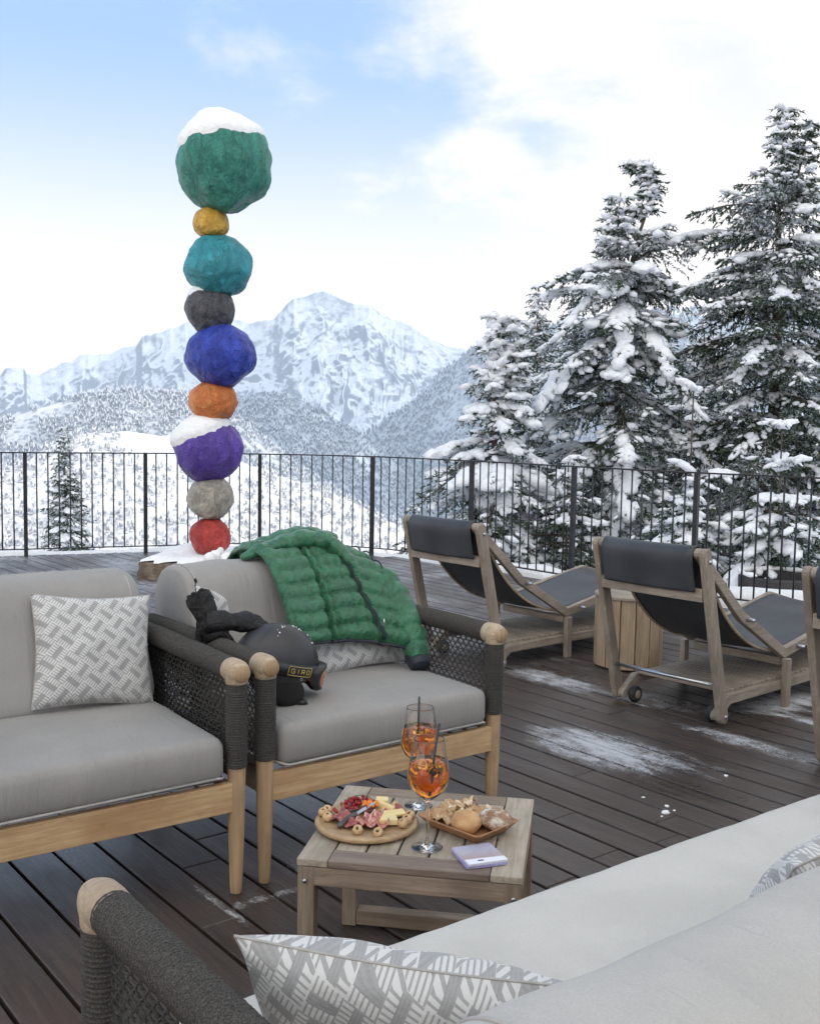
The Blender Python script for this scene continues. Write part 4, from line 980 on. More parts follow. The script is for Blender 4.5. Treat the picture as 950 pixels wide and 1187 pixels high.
for i in range(-95,95):
    o=dn*(i*PITCH); c=inside_clip(o,dv)
    if not c: continue
    t0,t1=c; a=t0+random.uniform(-3,0)
    while a<t1:
        b=a+random.choice([2.4,3.0,3.6,4.2]); s=max(a,t0); e=min(b-.004,t1)
        if e-s>.05:
            f0=len(bm.faces); w_=PITCH-.011; dz=random.uniform(-.0012,.0012)
            vs=[]
            for t_,h in((s,-1),(s,1),(e,1),(e,-1)):
                q=o+dv*t_+dn*(h*w_/2)
                vs.append(q)
            r_=random.random(); ins=.003
            top=[bm.verts.new((q.x,q.y,dz)) for q in vs]
            mid=o+dv*((s+e)/2)
            tt=[]
            for q,t_,h in zip(vs,(s,s,e,e),(-1,1,1,-1)):
                q2=q-dn*(h*ins)+dv*(ins if t_==s else -ins); tt.append(bm.verts.new((q2.x,q2.y,dz)))
            for v_ in top: v_.co.z=dz-.0025
            bot=[bm.verts.new((q.x,q.y,dz-.028)) for q in vs]
            fs=[bm.faces.new(tt[::-1])]
            for k2 in range(4):
                fs.append(bm.faces.new((top[k2],top[(k2+1)%4],tt[(k2+1)%4],tt[k2]))); fs.append(bm.faces.new((bot[k2],bot[(k2+1)%4],top[(k2+1)%4],top[k2])))
            for f in fs: f[lay]=r_
        a=b
bmesh.ops.recalc_face_normals(bm,faces=bm.faces)
bv=[f[lay] for f in bm.faces]
me=bpy.data.meshes.new('deck'); bm.to_mesh(me); bm.free()
at=me.attributes.new('board','FLOAT','FACE'); at.data.foreach_set('value',bv)
if 'board_f' in me.attributes: me.attributes.remove(me.attributes['board_f'])
deck=link('deck',me,MAT['deck'],None,False); deck['kind']='structure'
# joists/dark void right under the boards
bm=BM(); vs=[bm.verts.new((q.x,q.y,-.034)) for q in DP]; f=bm.faces.new(vs); ex=bmesh.ops.extrude_face_region(bm,geom=[f]); bmesh.ops.translate(bm,vec=(0,0,-.4),verts=[g_ for g_ in ex['geom'] if isinstance(g_,bmesh.types.BMVert)])
o=fin('deck_frame',bm,simple('dark_joists',(.012,.010,.009),(.02,.017,.015),20,.9),None,False); o['kind']='structure'
# ================================================================== railing
t=thing('railing','long curved anthracite steel railing round the edge of the terrace','railing',(-.407,11.22,0))
off=Vector((-.407,11.22,0)); RH=1.062
RV=[Vector((x,y,0))-off for x,y in RP]
curve=[]
for i in range(len(RV)-1):
    pass
sm=smoothpath(RV,10)
seg=[i*10 for i in range(len(RV))]
def flatbar(bm,P,w_,h):
    rings=[]
    fr=frames(P)
    for q,(n_,b_) in zip(P,fr):
        n_=Vector((n_.x,n_.y,0)).normalized()
        rings.append([bm.verts.new(q+n_*(sx*w_/2)+Vector((0,0,sz*h/2))) for sx,sz in((-1,-1),(1,-1),(1,1),(-1,1))])
    for a,b in zip(rings,rings[1:]):
        for k in range(4): bm.faces.new((a[k],a[(k+1)%4],b[(k+1)%4],b[k]))
    bm.faces.new(rings[0][::-1]); bm.faces.new(rings[-1])
bm=BM(); flatbar(bm,[q+Vector((0,0,RH-.006)) for q in sm],.045,.012); fin('handrail',bm,MAT['rail_metal'],t,False)
bm=BM(); flatbar(bm,[q+Vector((0,0,.075)) for q in sm],.030,.010); fin('bottom_rail',bm,MAT['rail_metal'],t,False)
for i,q in enumerate(RV):
    a=sm[max(0,seg[i]-1)]; b=sm[min(len(sm)-1,seg[i]+1)]; d=(b-a).normalized(); M=Matrix.Rotation(math.atan2(d.y,d.x),3,'Z')
    bm=BM(); box(bm,q+Vector((0,0,.515+.0)),(.038,.038,1.068),M); fin('post',bm,MAT['rail_metal'],t,False)
nb=0
for i in range(len(RV)-1):
    if i<4 or i>13:
        continue
    n_=11 if i<8 else 12
    for k in range(1,n_):
        f=k/n_*10; j=int(f); q=sm[seg[i]+j].lerp(sm[min(seg[i]+j+1,len(sm)-1)],f-j)
        bm=BM(); tube(bm,[q+Vector((0,0,.078)),q+Vector((0,0,RH-.012))],.0074,6); fin('baluster',bm,MAT['rail_metal'],t); nb+=1
print('balusters',nb)
# ================================================================== sculpture
SY=9.469; t=thing('ball_sculpture','tall totem of nine painted lumpy balls stacked on a flat stone block','sculpture',(-1.81,SY,0))
def paint(name,c1,c2):
    m=NT('painted_'+name); v=m.tc(); a=m.noise(m.map(v,(1,1,.35)),7,6,.7,1.8); b=m.noise(m.map(v,(1,1,1)),26,4,.6,.8); 
    c=m.mix(m.ramp(a,.35,.68),c1,c2); c=m.mix(m.ramp(b,.56,.75,0,.35),c,tuple(min(1,x*1.8+.04) for x in c2))
    n_=m.bump(a,.07,1.0); n_=m.bump(b,.018,1.0,n_)
    return m.set(c,.34,n_,Specular_IOR_Level=.55)
s_=9.62/1215.7*.945
def br_(c): return tuple(min(.9,x*1.45) for x in c)
BALLS=[('red',243.5,622,24,23,(.28,.02,.018),(.42,.045,.035)),('pale grey',244,576.5,28,26,(.23,.21,.18),(.42,.39,.34)),('purple',241,521,40,39.5,(.055,.025,.22),(.10,.05,.33)),
('orange',247,466,28,25,(.42,.11,.025),(.58,.20,.05)),('ultramarine',256,412.5,42,37,(.012,.025,.24),(.025,.06,.42)),('charcoal',243,358.5,29,28.5,(.030,.032,.042),(.085,.085,.095)),
('turquoise',254,308.5,38.5,35.5,(.01,.16,.20),(.03,.27,.32)),('yellow',245,258.5,20.5,19,(.42,.22,.025),(.60,.37,.06)),('green',260.5,190,54.5,57,(.010,.12,.095),(.03,.22,.165))]
def uw(px,py,Y):
    d=Rr.transposed()@Vector(((px-475)/1215.7,(py-593.5)/1215.7,1)); k_=Y/d.y; return Vector((0,0,1.4))+d*k_
for i,(nm,px,py,rx,ry,c1,c2) in enumerate(BALLS):
    c=uw(px,py,SY)-Vector((-1.81,SY,0)); bm=BM(); rr=(rx*s_,rx*s_*.97,ry*s_)
    vs=ico(bm,(0,0,0),1,5)
    for v in vs:
        q=v.co.copy(); n_=mnoise.noise(q*1.3+Vector((i*5.1,0,2)))*.10+mnoise.noise(q*3+Vector((i*2.1,4,0)))*.045+mnoise.ridged_multi_fractal(q*2.2+Vector((i*3.3,7,1)),.9,2,4,1,2)*.018
        n_+= .016*mnoise.noise(Vector((q.x*12+i,q.y*12,q.z*3)))+.008*mnoise.noise(Vector((q.x*26+i,q.y*26,q.z*9)))
        k_=1+n_; v.co=Vector((q.x*rr[0],q.y*rr[1],q.z*rr[2]))*k_+c
    b_=fin('painted_ball',bm,paint(nm.replace(' ','_'),br_(c1),br_(c2)),t); b_['label']=nm+' ball of the stack, number %s from the ground'%('one two three four five six seven eight nine'.split()[i]); b_['label']=nm+' painted ball with a rough brushed surface'
    cap={8:((-.16,-.05,1),.37),2:((-.42,-.05,.9),.40),5:((-.50,-.1,.86),.78)}.get(i)
    if cap:
        bm=BM(); vs=ico(bm,(0,0,0),1,4); nv,thr=Vector(cap[0]).normalized(),cap[1]
        wv={v:thr+.09*mnoise.noise(v.co*3+Vector((i,0,0))) for v in bm.verts}; dl=[v for v in bm.verts if v.co.dot(nv)<wv[v]-.16]
        bmesh.ops.delete(bm,geom=dl,context='VERTS')
        for v in bm.verts:
            q=v.co.copy(); edge=(q.dot(nv)-wv[v]); lift=min(1,max(0,edge*6))
            d=q.normalized(); e2=max(0,min(1,(edge+.02)/.10)); e2=e2*e2*(3-2*e2); k_=.96+e2*.07+.075*lift*{8:.75,2:1.4,5:1}[i]+.02*mnoise.noise(q*6)*e2
            nb_=mnoise.noise(d*1.3+Vector((i*5.1,0,2)))*.10+mnoise.noise(d*3+Vector((i*2.1,4,0)))*.045
            v.co=Vector((d.x*rr[0],d.y*rr[1],d.z*rr[2]))*(k_+nb_)+c
        o=fin('snow_cap',bm,MAT['snow'],b_)
bm=BM(); vs=[]
corners=[(-2.40,9.20),(-1.0,9.02),(-.72,9.85),(-1.35,10.12),(-2.25,10.05)]
o0=Vector((-1.81,SY,0))
n_=40; loopv=smoothpath([(x,y,0) for x,y in corners],8,True)
loopv=[q.lerp(Vector((0,0,0))+q,1) for q in loopv]
P=[]
for i in range(len(corners)):
    a=Vector((*corners[i],0)); b=Vector((*corners[(i+1)%5],0))
    for k_ in range(8): P.append(a.lerp(b,k_/8))
rings=[]
for zz,ins in((0,0.0),(.05,-.005),(.10,0.004),(.135,.012),(.15,.03)):
    ring=[]
    cx=Vector((-1.6,9.6,0))
    for q in P:
        d=(q-cx); f=1-ins/ d.length; nn=mnoise.noise_vector(Vector((q.x*3,q.y*3,zz*14)))*.022
        ring.append(bm.verts.new(cx+d*f+Vector((nn.x,nn.y,zz+nn.z*.2*(zz>0)))-o0))
    rings.append(ring)
for a,b in zip(rings,rings[1:]):
    for k_ in range(len(a)): bm.faces.new((a[k_],a[(k_+1)%len(a)],b[(k_+1)%len(a)],b[k_]))
bm.faces.new(rings[-1])
pl_=fin('stone_base',bm,simple('rough_brown_stone',(.10,.075,.055),(.23,.19,.15),9,.9,1,35,.02,6),t,True,0)
V=[];F=[];N=44
for i in range(N+1):
    for j in range(N+1):
        x=-2.46+1.85*i/N; y=8.98+1.2*j/N; V.append([x,y])
V=np.array(V)
def inpoly(x,y):
    c=False; n=len(corners)
    res=np.zeros(x.shape,bool)
    for i in range(n):
        x1,y1=corners[i];x2,y2=corners[(i+1)%n]
        cond=((y1>y)!=(y2>y))&(x<(x2-x1)*(y-y1)/(y2-y1+1e-12)+x1); res^=cond
    return res
ins_=inpoly(V[:,0],V[:,1])
dist=np.full(len(V),9.)
for i in range(5):
    a=np.array(corners[i]);b=np.array(corners[(i+1)%5]);e=b-a;tt=np.clip(((V-a)@e)/(e@e),0,1); dist=np.minimum(dist,np.hypot(*(V-(a+tt[:,None]*e)).T))
dist=np.where(ins_,dist,-dist)
h=np.where(dist>0,.152+.03*np.clip(dist/.08,0,1)**.5+.05*(fbm(V[:,0]*3,V[:,1]*3,4,3)-.4)*np.clip(dist/.1,0,1)+.05*np.exp(-((V[:,0]+1.62)**2+(V[:,1]-9.25)**2)/.02)+.07*np.exp(-((V[:,0]+2.0)**2+(V[:,1]-9.75)**2)/.06),.145)
Vs=np.c_[V[:,0]+1.81,V[:,1]-SY,h]
for i in range(N):
    for j in range(N):
        q=(i*(N+1)+j,(i+1)*(N+1)+j,(i+1)*(N+1)+j+1,i*(N+1)+j+1)
        if min(dist[list(q)])>-.01: F.append(q)
npmesh('snow_layer',Vs,F,MAT['snow'],pl_)
bm=BM()
for k_ in range(9):
    vs=ico(bm,(.05+random.uniform(0,.28),-.36+random.uniform(-.05,.05),.19+random.uniform(0,.03)),random.uniform(.03,.06),2); rough(vs,.012,20,k_)
for q,r__ in(((.12,-.36,.235),.05),((.15,-.35,.27),.035)):
    vs=ico(bm,q,r__,3); rough(vs,.012,20,1)
fin('snow_lumps',bm,MAT['snow'],pl_)
# loose lumps of snow on the deck
bm=BM()
for x,y,r__ in((.952,3.732,.022),(.972,3.80,.014),(.905,3.89,.01),(.99,3.76,.008),(.93,3.70,.007),(1.30,4.16,.012)):
    r__*=.6; vs=ico(bm,(x,y,r__*.3),(r__*1.2,r__,r__*.6),2); rough(vs,r__*.4,60,x)
tag(fin('snow_crumbs',bm,MAT['snow']),kind='stuff')
# ================================================================== near ground
def rail_dist(x,y):
    P=np.array(RP+[(6.6,2.5),(6.6,-4)]); d=np.full(x.shape,1e9)
    for a,b in zip(P,P[1:]):
        e=b-a; tt=np.clip(((x-a[0])*e[0]+(y-a[1])*e[1])/(e@e),0,1); d=np.minimum(d,np.hypot(x-a[0]-tt*e[0],y-a[1]-tt*e[1]))
    return d
def deck_in(x,y):
    P=[(v.x,v.y) for v in DP]; res=np.zeros(x.shape,bool)
    for i in range(len(P)):
        x1,y1=P[i];x2,y2=P[(i+1)%len(P)]; res^=((y1>y)!=(y2>y))&(x<(x2-x1)*(y-y1)/(y2-y1+1e-12)+x1)
    return res
def ground_h(x,y):
    d=rail_dist(x,y); ins=deck_in(x,y); d=np.where(ins,0,d)
    right=1/(1+np.exp(-(x-.15*y-.5)/1.2))
    sl=.42*(1-right)+.16*right
    h=-.14-.25*(1-right)-sl*d
    h=np.where(d>25,h-(d-25)*.10*(1-right),h)
    h=np.maximum(h,-150-.01*d) 
    h=h+np.minimum(d,3)/3*(fbm(x*.35,y*.35,4,11)-.45)*.9+np.minimum(d,60)/60*(fbm(x*.03,y*.03,4,5)-.5)*14
    # unseen hillside added to the right of the terrace to keep it in shade
    az=np.arctan2(x,y); rr=np.hypot(x,y)
    up=1/(1+np.exp(-(az-R_(43))/R_(4)))*(1/(1+np.exp(-(R_(168)-az)/R_(6))))
    shade_hill=np.clip((rr-24)/70,0,1); shade_hill=shade_hill*shade_hill*(3-2*shade_hill)*62
    shade_hill=shade_hill*np.where(rr>140,np.clip(1-(rr-140)/260,0,1),1)
    h=np.where(ins,-.55,h)
    return h*(1-up)+up*np.maximum(h*.2,-1)+up*shade_hill
def polar(name,az0,az1,na,rs,fn,mat,kind='structure'):
    az=np.linspace(R_(az0),R_(az1),na); A,Rg=np.meshgrid(az,rs,indexing='ij'); x=Rg*np.sin(A); y=Rg*np.cos(A); h=fn(x,y,A,Rg)
    V=np.stack([x,y,h],-1).reshape(-1,3); i=np.arange(na-1)[:,None]*len(rs)+np.arange(len(rs)-1)[None]; F=np.stack([i,i+len(rs),i+len(rs)+1,i+1],-1).reshape(-1,4)[:,::-1]
    o=npmesh(name,V,F,mat); o['kind']=kind; return o
rs=np.concatenate([np.linspace(.5,30,90),np.geomspace(31,1000,70)])
def ground_fn(x,y,A,Rg): return ground_h(x,y)
def snowfield_mat(name,tree=False):
    t=NT(name); v=t.tc(); a=t.noise(v,.5,6,.6); b=t.noise(v,4,5,.6)
    n_=t.bump(a,.4,.6); n_=t.bump(b,.05,.6,n_)
    return t.set(t.mix(t.ramp(a,.3,.7),(.80,.83,.87),(.88,.89,.91)),.8,n_,Specular_IOR_Level=.2)
MAT['field']=snowfield_mat('snow_field')
polar('snow_ground',-180,180,300,rs,ground_fn,MAT['field'])
# ================================================================== far relief
H0=1.4
def elev(px,py):
    d=Rr.transposed()@Vector(((px-475)/1215.7,(py-593.5)/1215.7,1)); return math.atan2(d.x,d.y), d.z/math.hypot(d.x,d.y)
def crest(pts):
    q=sorted(elev(*a) for a in pts); return np.array([a for a,_ in q]),np.array([b for _,b in q])
def mount_mat(name,rock,forest_top,forest_col,seed,fs=.02,snowc=(.86,.88,.91),rk=(.50,.72)):
    """rock on steep faces, snow elsewhere, frosted forest below a tree line (all in metres)"""
    t=NT(name); P=t.tc(); geo=t.n('ShaderNodeNewGeometry'); nz=t.xyz(geo.outputs['Normal'])[2]
    a=t.noise(P,.006,8,.68,.3); b=t.noise(P,.03,6,.7); st=t.noise(t.map(P,(1.6,1,1.6),(0,.5,0)),.0065,10,.70,.5)
    slope=t.m_('ADD',nz,t.m_('MULTIPLY',t.m_('SUBTRACT',st,.5),.62)); snow=t.ramp(slope,*rk)
    c=t.mix(snow,t.mix(t.ramp(b,.3,.7),tuple(x*.7 for x in rock),rock),snowc)
    z_=t.xyz(P)[2]; zz=t.m_('ADD',z_,t.m_('MULTIPLY',t.m_('SUBTRACT',a,.5),forest_top[1]))
    fm=t.ramp(zz,forest_top[0]+forest_top[2],forest_top[0],0,1)
    vor=t.n('ShaderNodeTexVoronoi'); vor.inputs['Scale'].default_value=fs; t.l(t.map(P,(1,1,.45)),vor.inputs['Vector'])
    clear=t.ramp(t.noise(t.map(P,(1,1,1),(0,0,.6)),.0035,6,.62,.8),.56,.66,1,.12)
    tr=t.ramp(vor.outputs['Distance'],.15,.7)
    fc=t.mix(tr,forest_col[0],forest_col[1])
    c=t.mix(t.m_('MULTIPLY',fm,clear),c,fc)
    n_=t.bump(st,26,.6); 
    return t.set(c,.9,n_,Specular_IOR_Level=.1)
def layer(name,pts,D,front,back,drop,seed,mat,amp,sc,az=(-46,52),na=420,wander=.06,ridge=0.5,nr=110,gully=1.0,steep=1.0):
    ca,ce=crest(pts)
    def fn(x,y,A,Rg):
        Dc=D*(1+wander*(fbm(A*4+3,A*0,3,seed)-.5)*2)
        el=np.interp(A,ca,ce); Hc=H0+el*Dc
        s=(Dc-Rg)/front             # 0 crest, 1 foot in front
        f=np.clip(s,0,1); fr_=np.clip(-s*front/back,0,1)
        base=np.where(s>=0,Hc-(drop)*(f**steep),Hc-drop*.8*fr_)
        warp=fbm(x/sc*1.5,y/sc*1.5,3,seed+5)*1.2
        n_=ridged(A*D/sc*.8+warp*1.1,Rg/sc*.42+warp*.6,7,seed,.56)-.55
        n2=ridged(A*D/sc*1.7+warp*.8,Rg/sc*.28,5,seed+9,.5)-.5
        w_=np.clip(np.abs(s)*6,0.0,1)
        h=base+amp*w_*(n_*(1-ridge)+n2*ridge*gully)*2
        # broken skyline
        h=h+amp*.10*(1-w_)*(fbm(A*D/sc*9,A*0+seed,5,seed+2)-.5)*2
        return h
    rs_=np.concatenate([D-front*1.15+np.linspace(0,1,nr)**1.0*front*1.15, D+np.linspace(.02,1,14)*back])
    return polar(name,az[0],az[1],na,rs_,fn,mat),fn
BIGP=[(-700,455),(-500,430),(-300,442),(-120,450),(0,434),(8,426),(28,427),(31,434),(50,432),(80,416),(95,411),(130,407),(158,398),(165,388),(182,386),(200,380),(222,372),(240,364),(272,371),(294,374),(317,369),(328,357),(341,345),(355,342),(366,339),(375,337),(388,343),(408,351),(429,355),(449,367),(476,377),(496,391),(523,403),(545,406),(575,397),(592,388),(610,384),(640,388),(720,400),(850,420),(1000,440),(1300,430),(1700,450)]
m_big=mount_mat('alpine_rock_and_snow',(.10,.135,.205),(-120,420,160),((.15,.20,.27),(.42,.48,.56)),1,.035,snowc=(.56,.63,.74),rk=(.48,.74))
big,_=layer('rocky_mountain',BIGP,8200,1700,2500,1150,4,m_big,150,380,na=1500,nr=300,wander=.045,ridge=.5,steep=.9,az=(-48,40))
M2P=[(-700,640),(200,640),(340,600),(380,545),(400,527),(425,500),(455,478),(480,462),(502,440),(523,422),(545,406),(565,396),(600,385),(660,372),(760,360),(900,350),(1300,340),(1700,350)]
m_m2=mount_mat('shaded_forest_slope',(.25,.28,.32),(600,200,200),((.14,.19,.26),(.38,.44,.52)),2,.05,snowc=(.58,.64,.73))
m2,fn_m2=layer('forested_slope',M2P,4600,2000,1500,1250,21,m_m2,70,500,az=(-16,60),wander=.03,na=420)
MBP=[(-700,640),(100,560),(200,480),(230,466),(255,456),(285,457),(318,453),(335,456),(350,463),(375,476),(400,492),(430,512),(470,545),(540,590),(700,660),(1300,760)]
m_mb=mount_mat('shade_toned_forest_slope',(.25,.28,.32),(900,200,200),((.12,.16,.23),(.34,.40,.49)),6,.06,snowc=(.58,.64,.73))  # blue shade on this flank is put into darker forest colours
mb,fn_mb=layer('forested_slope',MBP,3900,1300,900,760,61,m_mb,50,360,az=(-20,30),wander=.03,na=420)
M1P=[(-700,560),(-300,530),(-100,500),(0,487),(28,478),(57,470),(85,461),(114,456),(150,454),(188,456),(215,458),(240,464),(265,478),(290,497),(320,522),(350,545),(420,590),(540,640),(700,700),(1300,780)]
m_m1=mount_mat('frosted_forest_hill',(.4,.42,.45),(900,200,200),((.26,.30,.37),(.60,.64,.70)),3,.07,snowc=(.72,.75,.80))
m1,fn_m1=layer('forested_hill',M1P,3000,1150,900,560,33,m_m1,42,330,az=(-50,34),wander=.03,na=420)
N1P=[(-700,640),(-300,600),(-60,560),(0,545),(30,533),(60,516),(95,503),(150,498),(205,505),(250,520),(301,542),(360,563),(420,587),(449,604),(520,640),(700,740),(1300,800)]
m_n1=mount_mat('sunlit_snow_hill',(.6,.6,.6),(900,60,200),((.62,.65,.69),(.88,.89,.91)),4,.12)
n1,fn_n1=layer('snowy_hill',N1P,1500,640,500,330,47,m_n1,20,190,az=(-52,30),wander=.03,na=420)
# frosted trees on the hills (a far-off wood that reads as one mass)
def cones(name,fn,D,front,az,count,hmin,hmax,seed,mats,dens=None,nside=6,smin=-.02,smax=.98,back=.12):
    rg=np.random.RandomState(seed); A=np.radians(rg.uniform(az[0],az[1],count)); s=rg.uniform(-back,smax,count); Rg=D-s*front
    x=Rg*np.sin(A);y=Rg*np.cos(A)
    keep=fbm(x/90,y/90,4,seed)>dens if dens else np.ones(count,bool)
    A,Rg,x,y=A[keep],Rg[keep],x[keep],y[keep]; h=fn(x,y,A,Rg); n=len(x)
    H_=rg.uniform(hmin,hmax,n); R2=H_*rg.uniform(.17,.26,n)
    prof=[(0.0,.0),(.55,.07),(1.0,.12),(.55,.42),(.72,.40),(.32,.70),(.42,.68),(0,1.0)]
    prof=[(1.0,.08),(.50,.42),(.70,.40),(.0,1.0)]
    ring=np.linspace(0,2*np.pi,nside,endpoint=False); V=[]
    for rr,zz in prof[:-1]:
        jit=rg.uniform(.75,1.25,(n,nside))
        V.append(np.stack([x[:,None]+np.cos(ring)*R2[:,None]*rr*jit,y[:,None]+np.sin(ring)*R2[:,None]*rr*jit,(h+H_*zz)[:,None]+0*ring],-1))
    V.append(np.stack([x,y,h+H_],-1)[:,None]); V=np.concatenate(V,1); m=V.shape[1]
    F=[]
    for L_ in range(len(prof)-2):
        for k in range(nside): F+=[(L_*nside+k,L_*nside+(k+1)%nside,(L_+1)*nside+(k+1)%nside),(L_*nside+k,(L_+1)*nside+(k+1)%nside,(L_+1)*nside+k)]
    for k in range(nside): F.append(((len(prof)-2)*nside+k,(len(prof)-2)*nside+(k+1)%nside,m-1))
    F=np.array(F)[None]+(np.arange(n)*m)[:,None,None]
    o=npmesh(name,V.reshape(-1,3),F.reshape(-1,3),mats,smooth=False); o['kind']='stuff'; print(name,n); return o
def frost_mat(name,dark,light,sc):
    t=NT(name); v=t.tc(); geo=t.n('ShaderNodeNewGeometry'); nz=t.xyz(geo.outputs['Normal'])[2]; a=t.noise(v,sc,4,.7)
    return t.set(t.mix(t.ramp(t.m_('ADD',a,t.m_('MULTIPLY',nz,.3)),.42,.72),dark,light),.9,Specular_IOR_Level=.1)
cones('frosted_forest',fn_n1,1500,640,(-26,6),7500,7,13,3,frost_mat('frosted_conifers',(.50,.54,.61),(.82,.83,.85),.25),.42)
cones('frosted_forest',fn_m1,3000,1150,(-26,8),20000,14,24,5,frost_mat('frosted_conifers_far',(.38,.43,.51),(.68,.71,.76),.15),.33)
cones('frosted_forest',fn_mb,3900,1300,(-13,6),12000,15,24,9,frost_mat('shade_toned_conifers_far',(.20,.26,.35),(.42,.48,.57),.12),.28,back=.0,smin=.05)  # the flank's blue shade is put into these tree colours too
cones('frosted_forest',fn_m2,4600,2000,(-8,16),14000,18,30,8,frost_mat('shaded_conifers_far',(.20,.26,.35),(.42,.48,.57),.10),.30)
# ================================================================== conifers
def fol_mat(name,fr=.5,green=(.022,.042,.024),green2=(.055,.085,.045)):
    t=NT(name); v=t.tc(); a=t.noise(v,1.1,4,.6); b=t.noise(v,24,3,.7); geo=t.n('ShaderNodeNewGeometry'); nz=t.m_('ABSOLUTE',t.xyz(geo.outputs['Normal'])[2])
    g_=t.mix(t.ramp(b,.3,.7),green,green2)
    f=t.m_('ADD',t.m_('ADD',t.m_('MULTIPLY',a,.7),t.m_('MULTIPLY',b,.5)),t.m_('MULTIPLY',nz,.20))
    c=t.mix(t.ramp(f,.92-fr*.45,1.10-fr*.45,0,.92),g_,(.58,.62,.68))
    return t.set(c,.85,Specular_IOR_Level=.2)
MAT['fol']=fol_mat('spruce_needles_frosted',.56); MAT['fol_dark']=fol_mat('spruce_needles_dark',.38); MAT['fol_white']=fol_mat('spruce_needles_white',.95)
MAT['bark']=simple('spruce_bark',(.05,.035,.026),(.12,.09,.07),14,.9,1,30,.02,5,(1,1,.3))
MAT['treesnow']=snow_m('snow_on_boughs',(.83,.86,.91))
def ico_np(sub):
    bm=BM(); bmesh.ops.create_icosphere(bm,subdivisions=sub,radius=1); bm.verts.ensure_lookup_table()
    V=np.array([v.co[:] for v in bm.verts]); F=np.array([[v.index for v in f.verts] for f in bm.faces]); bm.free(); return V,F
ICO={k:ico_np(k) for k in(1,2,3)}
def blobs(C,Rad,Dir,sub,rg,amp=.28):
    """many lumpy ellipsoids; Rad (n,3): along Dir, across, up"""
    V0,F0=ICO[sub]; n=len(C)
    if n==0: return np.zeros((0,3)),np.zeros((0,3),int)
    D_=Dir/np.maximum(1e-9,np.linalg.norm(Dir,axis=1,keepdims=True)); up=np.tile([0,0,1.],(n,1)); Sd=np.cross(D_,up); Sd/=np.maximum(1e-6,np.linalg.norm(Sd,axis=1,keepdims=True)); U=np.cross(Sd,D_)
    ph=rg.uniform(0,6.28,(n,1,3)); k=rg.uniform(2,4.5,(n,1,3))
    nn=(np.sin(V0[None]@np.array([[1,.3,.2],[.2,1,.4],[.5,.1,1]])*k+ph).sum(-1)/3+.5*np.sin(V0[None]@np.array([[1,-.3,.6],[.7,1,-.4],[-.5,.6,1]])*k*2.2+ph*1.7).sum(-1)/3)
    q=V0[None]*(1+amp*nn[...,None])*Rad[:,None,:]
    V=C[:,None]+q[...,0:1]*D_[:,None]+q[...,1:2]*Sd[:,None]+q[...,2:3]*U[:,None]
    F=F0[None]+(np.arange(n)*len(V0))[:,None,None]; return V.reshape(-1,3),F.reshape(-1,3)
